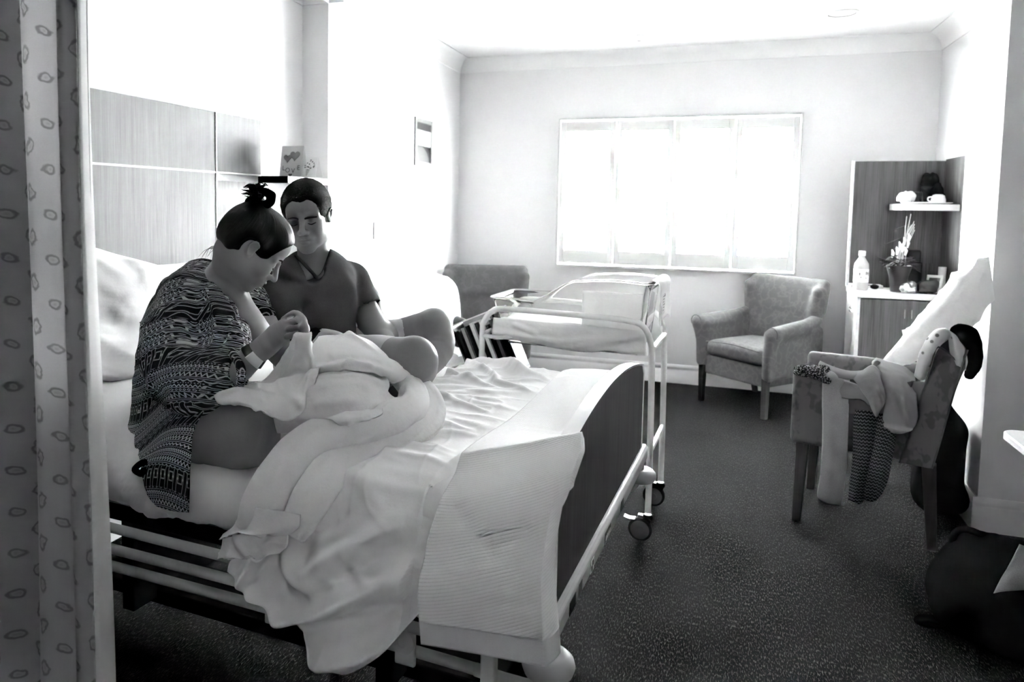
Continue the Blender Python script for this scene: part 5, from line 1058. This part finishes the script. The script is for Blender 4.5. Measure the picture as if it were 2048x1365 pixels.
# legs: near thigh and knee, shin folded away
s.chain([bw(352, 862, .27), bw(410, 874, .17), bw(468, 872, .145)], [.088, .098, .088], .05, None, 3); s.ell(bw(498, 868, .150), (.068, .062, .066), k=.05)
s.chain([bw(505, 872, .150), bw(560, 878, .205), bw(640, 850, .34)], [.068, .056, .046], .04, None, 3)
s.chain([bw(362, 850, .38), bw(460, 815, .46), bw(585, 800, .48)], [.080, .078, .058], .05); s.chain([bw(585, 800, .48), bw(590, 830, .40), bw(560, 850, .32)], [.056, .046, .040], .03)
bobj('body', s.mesh(.0038), 'skin_w', wo, smooth=180)
# stocking on the near shin
s = SDF(); s.chain([bw(549, 877, .192), bw(580, 873, .235), bw(642, 850, .34)], [.0635, .059, .052], .02, None, 3); bobj('stocking', s.mesh(.007), 'shorts_w', wo, smooth=180)
# face details
def hpatch(T, pts, r, par, mat, name):
    s_ = SDF(); s_.chain([T(*p) for p in pts], r, .002, None, 3); return bobj(name, s_.mesh(.0012), mat, par, smooth=180)
for y in (-1, 1):
    hpatch(Tw, [(.0850, y*.019, -.0065), (.0868, y*.031, -.0100), (.0820, y*.044, -.0060)], [.0010, .0016, .0010], wo, 'brow', 'eyelashes')
    hpatch(Tw, [(.0945, y*.012, .0225), (.0905, y*.028, .0285), (.0760, y*.047, .0230)], [.0020, .0028, .0014], wo, 'brow', 'eyebrow')
hpatch(Tw, [(.0895, -.020, -.0605), (.0985, -.009, -.0560), (.1000, 0, -.0568), (.0985, .009, -.0560), (.0895, .020, -.0605)], [.0015, .0038, .0040, .0038, .0015], wo, 'lip', 'lips')
# hair: close cap drawn up to a knot on the crown
bun = HC+np.array([.0, 0, 0]); bun = bw(519, 399, .31)
def hair_uv(mb, c, up):
    up = up/np.linalg.norm(up); a = np.cross(up, (0, 1, 0)); a /= np.linalg.norm(a); b = np.cross(up, a)
    for i, p in enumerate(mb.v):
        d = np.array(p)-c; mb.uv[i] = (math.atan2(d @ a, d @ b)/6.283, float(np.linalg.norm(d)))
    return mb
def hair_cap(c, R, q, grow=.010, front=.075, low=-.02):
    s = SDF(); T = lambda x, y, z: c+R @ (np.array([x, y, z])*q)
    s.ell(T(-.018, 0, .045), np.array((.098, .076, .080))*q+grow, R, .02); s.ell(T(-.045, 0, .030), np.array((.066, .068, .068))*q+grow*1.1, R, .02); s.ell(T(.036, 0, .052), np.array((.050, .061, .056))*q+grow*.8, R, .03)
    return s, T
s, T = hair_cap(HC, HR, .88, .009)
s.ell(T(-.070, 0, -.002), (.045, .055, .045), HR, .03)
for y in (-1, 1): s.cap(T(.022, y*.066, .024), T(.030, y*.061, -.006), .014, .006, .010); s.cap(T(-.03, y*.066, .01), T(-.06, y*.045, -.035), .022, .018, .02)
s.ell(T(.113, 0, .008), (.062, .11, .080), HR, .006, True)                      # forehead and face
for y in (-1, 1): s.ell(T(-.012, y*.094, -.010), (.032, .030, .034), HR, .005, True); s.ell(T(.03, y*.08, -.06), (.06, .05, .05), HR, .008, True)
s.chain([bw(512, 425, .31), bw(517, 408, .31)], [.030, .022], .02)
hm = s.mesh(.004, warp=lambda P: P+np.stack([vnoise((P-bun)*np.array([60, 60, 12]), 3)*.0018]*3, -1)); hair_uv(hm, bun, HR[:, 2]); hr = bobj('hair', hm, 'hair', wo, smooth=180)
s = SDF(); s.chain([bw(508, 409, .31), bw(516, 392, .30), bw(530, 384, .31), bw(541, 391, .31), bw(541, 403, .31), bw(530, 410, .31), bw(518, 408, .31)], [.015, .013, .012, .013, .013, .012, .014], .01, None, 4)
s.chain([bw(514, 412, .31), bw(500, 402, .30), bw(494, 412, .30)], [.014, .012, .008], .01, None, 3)
mb = s.mesh(.003, warp=lambda P: P+np.stack([vnoise(P*70, 3)*.0015]*3, -1)); hair_uv(mb, bun, np.array([0, 1., 0])); bobj('top_knot', mb, 'hair', hr, smooth=180)
m = MB(); q_ = random.Random(9)
for k in range(44):
    a = (q_.uniform(505, 522), q_.uniform(388, 404)); e = (q_.uniform(482, 500), q_.uniform(372, 392)) if k < 18 else (q_.uniform(500, 540), q_.uniform(370, 384)); mid = ((a[0]+e[0])/2+q_.uniform(-2, 4), min(a[1], e[1])-q_.uniform(-4, 6)); w_ = .31+q_.uniform(-.02, .02)
    m.tube([bw(a[0], a[1], w_), bw(mid[0], mid[1], w_), bw(e[0], e[1], w_)], [.0036, .0026, .0006], 5, 5)
m2 = MB()
for k in range(9):
    a = (q_.uniform(438, 446), q_.uniform(492, 500)); e = (q_.uniform(394, 425), q_.uniform(500, 535)); m2.tube([bw(a[0], a[1], .31), bw((a[0]+e[0])/2-4, a[1]+2, .31), bw(e[0], e[1], .31)], [.0008, .0006, .0002], 4, 5)
bobj('nape_strands', m2, 'hair', hr, smooth=180)
for k in range(70):                                                              # strands drawn from hairline to the knot
    t_ = k/69; y = -1+2*t_; p0 = T(.088-.045*abs(y)**2, y*.062, .060-.045*abs(y)**1.5+q_.uniform(-.006, .004)); p1 = T(.03-.02*abs(y), y*.064, .118-.03*abs(y)); m.tube([p0, p1, bw(516+4*y, 408, .31)], [.0012, .0020, .0012], 5, 6)
bobj('knot_strands', m, 'hair', hr, smooth=180)
# robe
def robe_uv(mb):
    for i, p in enumerate(mb.v):
        x, y, z = p; u = (x*.80-y*.60); u0 = u+1.22; v = z*1.15+.10*math.cos(u0*7)+.35*(y-.2); mb.uv[i] = (u, v+.03*math.sin(u0*9))
    return mb
s = SDF()
for w_ in (.28, .39): s.chain([bw(404, 560, .33), bw(388, 605, w_), bw(356, 665, w_), bw(345, 740, w_), bw(340, 820, w_), bw(340, 870, w_)], [.052, .090, .100, .092, .098, .10], .04, None, 2)
s.chain([bw(378, 595, .22), bw(405, 578, .30), bw(470, 590, .42), bw(496, 606, .47)], [.070, .058, .056, .052], .04, None, 2)
s.chain([bw(372, 605, .20), bw(348, 670, .15), bw(362, 740, .13), bw(395, 772, .12)], [.068, .078, .086, .084], .03, None, 3)
s.chain([bw(392, 765, .12), bw(425, 755, .12), bw(448, 750, .125)], [.082, .070, .055], .03, None, 2)
s.chain([bw(385, 782, .14), bw(362, 805, .13)], [.060, .038], .03)
s.chain([bw(440, 600, .24), bw(452, 650, .22), bw(458, 700, .20)], [.045, .058, .060], .04, None, 2)
s.chain([bw(500, 606, .46), bw(520, 632, .46), bw(526, 655, .45)], [.050, .042, .024], .03)
# opening: neck and chest
s.chain([bw(472, 545, .29), bw(500, 602, .26), bw(533, 655, .24)], [.058, .042, .040], .006, None, 3); s.ops[-1] = (s.ops[-1][0], .006, True)+s.ops[-1][3:]
s.chain([bw(492, 744, .13), bw(515, 735, .14)], [.042, .050], .004); s.ops[-1] = (s.ops[-1][0], .006, True)+s.ops[-1][3:]
def robewarp(P):
    q = P @ np.array([[.9, 0, .3], [.3, 1, 0], [-.4, 0, .9]]); r1 = vnoise(P*np.array([9, 9, 5]), 4)*.008+crease(q*np.array([14, 10, 4]), 6)*.007
    return P+np.stack([r1, r1, r1*.3], -1)
mb = s.mesh(.0055, warp=robewarp)
V = np.array(mb.v)
# folds of the collar and sleeve pressed into the cloth
def pxpoly(pp, w): return [bw(x, y, w) for x, y in pp]
ctr = np.array([bw(340, 700, .33)[0], .33, 0])
for pp, w, a, wd in (([(398, 580), (425, 625), (438, 670), (445, 700)], .16, .010, .010), ([(412, 575), (436, 620), (448, 660), (452, 700)], .16, -.008, .009), ([(345, 575), (395, 600), (425, 650)], .12, .006, .012), ([(450, 715), (462, 745), (450, 780)], .06, -.010, .010), ([(300, 700), (340, 690), (400, 700), (440, 715)], .06, .006, .012), ([(300, 780), (350, 800), (430, 790)], .04, -.008, .012)):
    Q = pxpoly(pp, w); best = np.full(len(V), 9.)
    for i in range(len(Q)-1):
        d = Q[i+1]-Q[i]; t = np.clip(((V-Q[i]) @ d)/(d @ d), 0, 1); dist = V-Q[i]-t[:, None]*d; best = np.minimum(best, np.hypot(dist[:, 0], dist[:, 2])+np.clip(np.abs(dist[:, 1])-.12, 0, 1))
    V[:, 1] -= a*np.exp(-(best/wd)**2)
mb.v = [tuple(p) for p in V]; robe_uv(mb); rb = bobj('robe', mb, 'robe', wo, smooth=180)
# robe skirt spread on the mattress and hanging over its side
def rpatch(rows, name, n=.006, seed=3, solid=.003):
    A = surf(rows, 8, 8); N = normals(A); A = A+N*(vnoise(A*14, seed)*n+vnoise(A*36, seed+2)*n*.35)[..., None]; mb = MB().grid(A); robe_uv(mb); return bobj(name, mb, 'robe', rb, smooth=180, solid=solid)
rpatch([[tuple(bw(*p)) for p in r] for r in (
    [(300, 800, .20), (330, 805, .14), (370, 805, .10), (425, 800, .10)], [(276, 845, .20), (312, 848, .10), (352, 842, .055), (400, 830, .060)], [(268, 890, .12), (306, 890, .05), (345, 880, .02), (384, 868, .03)],
    [(282, 925, .02), (312, 925, -.005), (345, 922, -.012), (380, 915, -.01)], [(286, 955, -.005), (314, 958, -.014), (346, 960, -.018), (379, 955, -.014)], [(294, 990, -.012), (318, 993, -.020), (347, 995, -.022), (378.5, 992, -.018)], [(312, 1014, -.014), (328, 1020, -.022), (350, 1024, -.024), (378, 1025, -.020)])], 'robe_skirt', .003)
rpatch([[tuple(bw(*p)) for p in r] for r in ([(262, 840, .40), (262, 870, .34), (270, 905, .22)], [(300, 835, .30), (285, 872, .20), (285, 912, .12)], [(350, 830, .2), (330, 872, .12), (300, 915, .06)])], 'robe_tail', .010, 8)
bobj('waist_tie', MB().tube([bw(290, 925, -.012), bw(278, 930, -.01), bw(270, 940, -.012), bw(282, 948, -.014), bw(288, 940, -.014)], .008, 8, 5), 'black', rb)
# sleeve cuff rim
s = SDF(); s.chain([bw(464, 708, .10), bw(478, 728, .085), bw(483, 748, .085), bw(478, 772, .10), bw(462, 790, .12), bw(430, 803, .12), bw(390, 820, .12), bw(350, 834, .13)], [.010, .011, .012, .012, .014, .016, .018, .012], .01, None, 4)
mb = s.mesh(.004); robe_uv(mb); bobj('sleeve_cuff', mb, 'robe', rb, smooth=180)
# hospital wristband
c0 = bw(509, 711, .168); ax = bw(530, 694, .18)-bw(480, 738, .15); ax /= np.linalg.norm(ax); ux = np.cross(ax, (0, 0, 1)); ux /= np.linalg.norm(ux); vx = np.cross(ux, ax)
def band(a0, a1, r, n=24, hw=.013): return MB().grid([[c0+ax*h+(ux*math.cos(t)+vx*math.sin(t))*(r-.006*h/.013*.5) for h in (-hw, 0, hw)] for t in np.linspace(math.radians(a0), math.radians(a1), n)])
w1 = bobj('wristband', band(0, 360, .0335, 40, .011), 'ink', wo, solid=.0015); 
dv_ = np.array([.35, -.75, -.45]); t0_ = math.degrees(math.atan2(dv_ @ vx, dv_ @ ux)); w2 = bobj('wristband_label', band(t0_-30, t0_+40, .0352, 12, .0118), 'paper', w1, solid=.0012)
for o_ in (w1,): pass

# ---- man
ma = thing('person', 'cropped-haired man in dark t-shirt and pale shorts sitting cross-legged, looking down', 'person', BED_O, BED_A)
MC = bw(614, 434, .68); MR = hrot(-66, 11, 6)
s = SDF(); Tm = add_head(s, MC, MR, .94, True)
s.chain([MC+MR @ np.array([-.035, 0, -.055]), bw(629, 517, .73), bw(632, 547, .735)], [.052, .054, .062], .018)
s.chain([bw(564, 574, .57), bw(632, 562, .73), bw(696, 570, .90)], [.040, .056, .042], .04); s.chain([bw(632, 600, .75), bw(630, 660, .77), bw(630, 715, .78)], [.10, .115, .13], .04)
s.chain([bw(700, 560, .91), bw(728, 618, .90), bw(762, 672, .86)], [.048, .049, .040], .03, None, 3); s.chain([bw(762, 672, .86), bw(775, 700, .74), bw(770, 712, .66)], [.040, .034, .028], .02, None, 3)
for k in range(5): finger(s, [bw(768+k*5, 712+k*2, .65-.012*k), bw(780+k*5, 722+k*2, .62-.012*k), bw(782+k*5, 734+k*2, .60-.012*k)], .010, .008, .004)
s.chain([bw(564, 580, .57), bw(566, 640, .54), bw(600, 690, .52)], [.040, .036, .030], .03)
# legs
s.chain([bw(690, 715, .86), bw(790, 682, .93), bw(860, 652, .95)], [.085, .070, .054], .03, None, 3); s.ell(bw(872, 650, .95), (.048, .050, .052), k=.03)
s.chain([bw(876, 655, .95), bw(880, 700, .90), bw(838, 748, .78)], [.050, .047, .040], .015, None, 3)
s.chain([bw(660, 735, .62), bw(760, 722, .50), bw(822, 718, .44)], [.086, .068, .058], .03, None, 3); s.ell(bw(832, 720, .44), (.048, .052, .056), k=.03)
s.chain([bw(836, 724, .44), bw(838, 745, .50), bw(800, 770, .62)], [.052, .046, .040], .02, None, 3)
bobj('body', s.mesh(.0048), 'skin_m', ma, smooth=180)
s = SDF(); s.chain([bw(690, 717, .86), bw(760, 692, .91), bw(812, 673, .938)], [.096, .082, .066], .02, None, 3)
s.chain([bw(660, 735, .62), bw(740, 725, .52), bw(784, 720, .475)], [.094, .078, .066], .02, None, 3); s.ell(bw(640, 725, .76), (.15, .17, .09), k=.06)
bobj('shorts', s.mesh(.007, warp=lambda P: P+np.stack([vnoise(P*16, 2)*.004]*3, -1)), 'shorts_m', ma, smooth=180)
for y in (-1, 1):
    hpatch(Tm, [(.0855, y*.018, -.0065), (.0870, y*.031, -.0095), (.0820, y*.044, -.0055)], [.0012, .0020, .0012], ma, 'brow', 'eyelashes')
    hpatch(Tm, [(.0935, y*.012, .0125), (.0930, y*.028, .0160), (.0785, y*.048, .0125)], [.0030, .0042, .0026], ma, 'brow', 'eyebrow')
hpatch(Tm, [(.0870, -.027, -.0612), (.0965, -.012, -.0572), (.0990, 0, -.0580), (.0965, .012, -.0572), (.0870, .027, -.0612)], [.0012, .0028, .0030, .0028, .0012], ma, 'lip', 'lips')
s, T = hair_cap(MC, MR, .94, .006)
s.ell(T(.118, 0, -.008), (.064, .12, .090), MR, .004, True); s.ell(T(.079, 0, .076), (.012, .018, .016), MR, .012)

for y in (-1, 1): s.ell(T(.0, y*.100, -.016), (.032, .034, .042), MR, .004, True); s.ell(T(.04, y*.09, -.07), (.07, .06, .07), MR, .006, True)
s.ell(T(-.04, 0, -.09), (.09, .09, .05), MR, .01, True)
bobj('hair', s.mesh(.0035, warp=lambda P: P+np.stack([vnoise(P*240, 3)*.0022, vnoise(P*240, 5)*.0022, vnoise(P*240, 7)*.0022], -1)), 'hair_m', ma, smooth=180)
# t-shirt
s = SDF()
s.chain([bw(632, 575, .74), bw(630, 620, .755), bw(630, 665, .77), bw(632, 700, .78)], [.135, .140, .142, .150], .03, None, 2)
s.chain([bw(562, 566, .565), bw(600, 556, .65), bw(660, 556, .82), bw(698, 563, .905)], [.062, .076, .076, .064], .04, None, 2)
s.chain([bw(699, 563, .905), bw(712, 588, .905), bw(722, 610, .902)], [.066, .067, .070], .02); s.chain([bw(562, 568, .57), bw(562, 625, .545), bw(580, 672, .53), bw(600, 690, .53)], [.066, .062, .058, .050], .03)
s.cap(bw(733, 637, .90), bw(745, 665, .90), .075, .08, .003, True)
s.chain([MC+MR @ np.array([.0, 0, -.09]), bw(622, 535, .64), bw(630, 560, .60)], [.066, .046, .020], .005); s.ops[-1] = (s.ops[-1][0], .006, True)+s.ops[-1][3:]
def swarp(P):
    a = P[..., 0]*.6+P[..., 1]*.4; d = P[..., 2]+a*.9
    r1 = np.sin(d*46+vnoise(P*np.array([7, 7, 7]), 2)*3.2)*.0060*np.clip((1.27-P[..., 2])/.06, .25, 1)+vnoise(P*11, 6)*.005; return P+np.stack([r1, -r1, r1*.4], -1)
mb = s.mesh(.006, warp=swarp); ts = bobj('tshirt', mb, 'shirt', ma, smooth=180)
s = SDF(); s.chain([bw(655, 505, .80), bw(660, 522, .78), bw(650, 540, .70), bw(636, 556, .625), bw(624, 545, .60), bw(604, 524, .60), bw(592, 512, .66)], [.0055]*7, .004, None, 4); bobj('collar', s.mesh(.003), 'shirt', ts, smooth=180)

# ---- baby: mostly wrapped, the dark crown of the head shows
ba = thing('person', 'dark-haired newborn baby held in arms under white muslin', 'person', BED_O, BED_A)
bc = bw(634, 700, .315); s = SDF(); Tb = add_head(s, bc, hrot(160, -10, 60), .48)
s.chain([bc, bw(668, 712, .33), bw(720, 730, .37), bw(765, 745, .40)], [.035, .062, .060, .045], .03, None, 3)
bobj('body', s.mesh(.004), 'skin_w', ba, smooth=180)
s = SDF(); s.ell(bw(630, 690, .315), (.044, .044, .044), k=.01); s.ell(bw(628, 680, .315), (.03, .03, .022), k=.01); bobj('hair', s.mesh(.003, warp=lambda P: P+np.stack([vnoise(P*200, 3)*.003]*3, -1)), 'hair_m', ba, smooth=180)
# ------------------------------------------------------------------ pillows, rumpled sheet and muslin (bed axes)
def bed_obj(name, mb, mat, label, cat, **kw):
    o = obj(name, mb, MAT[mat], None, smooth=180, **kw); o.location = BED_O; o.rotation_euler = (0, 0, BED_A); return tag(o, label, cat)
def pillow_mesh(c, ax, ay, az, hx, hy, T, seed):
    n = 60; g1 = np.sin(np.linspace(-1, 1, n)*math.pi/2); U, V = np.meshgrid(g1, g1, indexing='ij'); mb = MB(); lay = []
    for sg in (1, -1):
        t = (np.clip(1-np.abs(U)**2.6, 0, 1)**.55)*(np.clip(1-np.abs(V)**2.6, 0, 1)**.55)*T
        pin = 1-.07*(1-np.abs(V)**2)*np.abs(U)**3; pin2 = 1-.07*(1-np.abs(U)**2)*np.abs(V)**3
        X_ = U*hx*pin; Y_ = V*hy*pin2; r = np.hypot(U, V); ang = np.arctan2(V, U)
        wr = vnoise(np.stack([ang*5, r*2.2, U*0+seed], -1), seed)*.010*np.clip(r-.25, 0, 1)+vnoise(np.stack([U*4, V*4, U*0], -1), seed+3)*.012+crease(np.stack([U*2.2, V*2.8, U*0+seed], -1), seed)*.007
        Z_ = sg*(t+wr*(t > .004)*np.clip(t/T*2, 0, 1))
        lay.append(c+X_[..., None]*ax+Y_[..., None]*ay+Z_[..., None]*az)
    mb.grid(lay[0]); mb.grid(lay[1][:, ::-1]); return mb
ax = np.array([.15, .94, -.30]); ax /= np.linalg.norm(ax); az = np.array([.93, -.10, .36]); az -= ax*(az @ ax); az /= np.linalg.norm(az); ay = np.cross(az, ax)
pc = bw(262, 640, .62)
bed_obj('bed_pillow', pillow_mesh(pc, ax, ay, az, .36, .25, .085, 3), 'pillow', 'plump white pillow standing against the headboard behind the woman', 'pillow')
ax2 = np.array([.05, 1.0, -.02]); ax2 /= np.linalg.norm(ax2); az2 = np.array([.80, 0, .60]); az2 -= ax2*(az2 @ ax2); az2 /= np.linalg.norm(az2); ay2 = np.cross(az2, ax2)
bed_obj('bed_pillow', pillow_mesh(np.array([-1.86, .88, 1.02]), ax2, ay2, az2, .30, .21, .07, 8), 'pillow', 'second white pillow lying low at the head of the bed behind the first', 'pillow')
# rumpled top sheet: two thick rolls sweeping from the man's knee over the lap and down the bed side
def flow(P):
    a = P[..., 0]*.95+P[..., 1]*.35; b = P[..., 2]*1.0+P[..., 1]*.6-P[..., 0]*.5
    n = crease(np.stack([a*4, b*13, P[..., 1]*5], -1), 12)*.020+vnoise(np.stack([a*7, b*26, P[..., 1]*10], -1), 14)*.006+vnoise(P*9, 15)*.010
    return P+np.stack([n*.4, n*.8, n], -1)
def roll(path, radii, seed, flat=.75, n=64, ku=14, amp=.16):
    P = spline(np.c_[np.array([bw(*p) for p in path]), radii], ku); C, R = P[:, :3], P[:, 3]; m = len(C); T = np.gradient(C, axis=0); T /= np.linalg.norm(T, axis=1)[:, None]
    up = np.array([.25, -.55, .8]); th = np.linspace(0, 2*math.pi, n, endpoint=False); L = np.r_[0, np.cumsum(np.linalg.norm(np.diff(C, axis=0), axis=1))]; A = np.zeros((m, n, 3)); k = np.gradient(T, axis=0)
    for i in range(m):
        b = np.cross(T[i], up); b /= np.linalg.norm(b); u = np.cross(b, T[i])
        f = np.abs(np.sin(th*1.5+seed+2.2*math.sin(L[i]*3.1+seed)))**.6+.55*np.abs(np.sin(th*2.5+seed*2+3*math.sin(L[i]*2.3)))**.6
        w = .30*vnoise(np.stack([th*0+L[i]*26+3*np.cos(th), np.cos(th)*2.2, np.sin(th)*2.2], -1), seed)
        r = R[i]*(1-amp*1.2+amp*f+amp*w); A[i] = C[i]+b*(r*np.cos(th))[:, None]+u*(r*flat*np.sin(th))[:, None]
    A[:, :, 1] = np.where(A[:, :, 2] < .70, np.maximum(A[:, :, 1], -.118), A[:, :, 1])
    mb = MB().grid(A, wrap=True); mb.f += [tuple(range(n))[::-1], tuple((m-1)*n+j for j in range(n))]; return mb
rs = thing('rumpled_sheet', 'rumpled white sheet rolls sweeping from the laps over the bed side', 'sheet', BED_O, BED_A)
obj('sheet_roll', roll([(770, 752, .40), (800, 756, .39), (824, 782, .37), (820, 815, .30), (775, 842, .21), (700, 864, .125), (635, 884, .070), (585, 925, .015), (552, 975, -.035), (532, 1020, -.060), (520, 1062, -.070)], [.016, .028, .038, .046, .054, .056, .056, .056, .056, .058, .052], 3), MAT['muslin'], rs, smooth=180)
obj('sheet_roll', roll([(815, 758, .45), (842, 772, .44), (862, 806, .41), (858, 842, .34), (812, 874, .235), (735, 900, .135), (676, 932, .050), (632, 985, -.030), (604, 1035, -.062), (588, 1068, -.072)], [.014, .026, .034, .038, .042, .044, .048, .046, .040, .030], 8), MAT['muslin'], rs, smooth=180)
def cpatch(name, rows, mat, label, cat, n=.005, sc=14, seed=2, creases=(), solid=.003, ku=12, kv=12, parent=None):
    A = surf([[tuple(bw(*p)) for p in r] for r in rows], ku, kv); N = normals(A); N *= np.sign((N @ np.array([.3, -.9, .3])).mean())
    for poly, a, wd in creases:
        Q = [bw(x, y, w) for x, y, w in poly]; best = np.full(A.shape[:2], 9.)
        for i in range(len(Q)-1):
            d = Q[i+1]-Q[i]; t = np.clip(((A-Q[i]) @ d)/(d @ d), 0, 1); best = np.minimum(best, np.linalg.norm(A-Q[i]-t[..., None]*d, axis=-1))
        A = A+N*(a*np.exp(-(best/wd)**2))[..., None]
    A = A+N*(vnoise(A*sc, seed)*n+crease(A*sc*np.array([.6, .45, .5]), seed+1)*n*1.3)[..., None]
    o = obj(name, MB().grid(A), MAT[mat], parent, smooth=180, solid=solid)
    if parent is None: o.location = BED_O; o.rotation_euler = (0, 0, BED_A); tag(o, label, cat)
    return o
# end of the sheet: flared hem with upturned points
cpatch('sheet_end', [[(498, 1015, -.075), (530, 1018, -.095), (565, 1022, -.10), (602, 1030, -.085)], [(472, 1045, -.08), (515, 1050, -.105), (560, 1052, -.11), (600, 1050, -.09)], [(450, 1066, -.08), (500, 1062, -.11), (545, 1066, -.115), (590, 1060, -.09)], [(438, 1080, -.075), (470, 1068, -.115), (520, 1072, -.12), (583, 1066, -.09)]], 'muslin', 'flared end of the rumpled sheet hanging over the side rails', 'sheet', .006)
cpatch('sheet_corner', [[(446, 1078, -.078), (490, 1068, -.10), (540, 1070, -.10), (578, 1066, -.085)], [(444, 1092, -.08), (480, 1088, -.105), (530, 1088, -.11), (577, 1078, -.09)], [(440, 1108, -.078), (462, 1112, -.10), (503, 1116, -.115), (575, 1092, -.09)], [(437, 1118, -.074), (456, 1113, -.09), (504, 1117, -.118), (560, 1107, -.095)]], 'muslin', 'pointed lower corner of the sheet hem below the flared end', 'sheet', .005, creases=(([(468, 1072, -.10), (502, 1116, -.11)], .012, .012), ([(530, 1075, -.10), (515, 1108, -.11)], -.010, .012)))
# muslin: drape over the baby, tent below the hand, flap over the knee
mu = thing('muslin_wrap', 'large white muslin cloth pulled up in the woman\'s hand and spread over baby and laps', 'muslin cloth', BED_O, BED_A)
def mp(name, rows, **k): return cpatch(name, rows, 'muslin', None, None, parent=mu, **k)
mp('tent', [[(597, 668, .165), (603, 665, .160), (608, 665, .160), (612, 667, .170), (616, 672, .19)], [(580, 690, .175), (594, 690, .160), (606, 690, .155), (618, 690, .170), (630, 692, .22)], [(556, 725, .19), (580, 725, .165), (600, 725, .150), (624, 724, .165), (638, 722, .23)], [(528, 760, .19), (560, 762, .155), (592, 762, .140), (626, 758, .155), (648, 752, .23)], [(492, 778, .16), (535, 788, .130), (585, 792, .120), (628, 788, .140), (655, 780, .22)]],
   n=.005, creases=(([(606, 668, .155), (590, 715, .155), (560, 765, .150)], .012, .010), ([(610, 670, .16), (620, 715, .16), (628, 765, .15)], .010, .010), ([(598, 672, .16), (568, 715, .17), (520, 768, .17)], .012, .009), ([(602, 672, .16), (578, 720, .16), (548, 770, .15)], -.010, .008)))
mp('knee_flap', [[(430, 793, .085), (470, 776, .10), (520, 772, .12), (580, 752, .13), (640, 736, .15)], [(434, 803, .07), (472, 792, .075), (525, 792, .090), (585, 785, .105), (632, 765, .13)], [(446, 808, .07), (480, 803, .060), (530, 812, .065), (585, 812, .080), (618, 795, .11)], [(470, 808, .07), (500, 812, .058), (545, 832, .055), (580, 836, .065), (604, 822, .09)], [(490, 812, .07), (520, 822, .058), (556, 840, .055), (574, 842, .060), (590, 836, .08)]],
   n=.006, creases=(([(440, 790, .08), (490, 782, .09), (540, 790, .09)], .012, .010), ([(560, 762, .12), (575, 790, .10), (600, 810, .09)], .012, .012), ([(610, 740, .14), (600, 780, .12)], -.010, .012)))
mp('baby_cover', [[(636, 674, .25), (660, 671, .30), (700, 668, .34), (740, 680, .38), (768, 702, .40), (792, 724, .41), (822, 737, .42)], [(624, 696, .21), (660, 694, .24), (702, 692, .27), (744, 704, .31), (774, 722, .34), (798, 740, .37), (824, 746, .40)], [(622, 722, .18), (662, 722, .20), (705, 722, .22), (745, 730, .26), (772, 742, .30), (796, 754, .35), (818, 752, .39)], [(628, 752, .17), (665, 748, .18), (708, 745, .19), (742, 748, .23), (764, 756, .28), (782, 762, .34), (800, 760, .40)]],
   n=.007, sc=12, creases=(([(700, 670, .33), (735, 700, .33), (770, 740, .33)], .012, .014), ([(640, 738, .18), (690, 735, .19), (745, 738, .24), (790, 752, .33)], .014, .010), ([(660, 722, .20), (720, 712, .24), (760, 722, .29)], -.008, .010), ([(730, 690, .32), (765, 720, .34), (800, 738, .37)], .008, .008)))
mp('lap_drape', [[(560, 740, .24), (620, 733, .20), (680, 731, .21), (730, 738, .25), (765, 748, .33)], [(552, 775, .18), (615, 762, .155), (680, 756, .155), (737, 760, .20), (772, 775, .29)], [(546, 812, .145), (608, 800, .105), (675, 794, .105), (735, 797, .155), (768, 808, .26)], [(546, 842, .13), (600, 838, .085), (660, 832, .085), (720, 830, .125), (756, 838, .22)], [(552, 868, .13), (600, 868, .095), (650, 862, .085), (700, 856, .12), (735, 862, .2)]],
   n=.005, sc=8, creases=(([(628, 765, .15), (680, 752, .15), (740, 755, .20), (770, 770, .28)], .012, .012), ([(590, 790, .12), (650, 775, .12), (730, 775, .17)], .008, .014), ([(640, 812, .09), (700, 806, .11), (760, 812, .22)], .009, .012), ([(762, 760, .28), (768, 800, .25), (745, 840, .2)], .014, .016), ([(600, 850, .09), (660, 845, .09)], -.008, .012)))
mp('fold_point', [[(640, 838, .09), (680, 826, .10), (730, 822, .12), (765, 818, .15)], [(662, 840, .075), (695, 833, .08), (735, 830, .10), (765, 828, .13)], [(672, 846, .07), (692, 842, .07), (715, 840, .08), (745, 838, .10)], [(680, 852, .07), (690, 852, .07), (700, 853, .07), (722, 846, .09)]], n=.004)
bpy.context.view_layer.update()
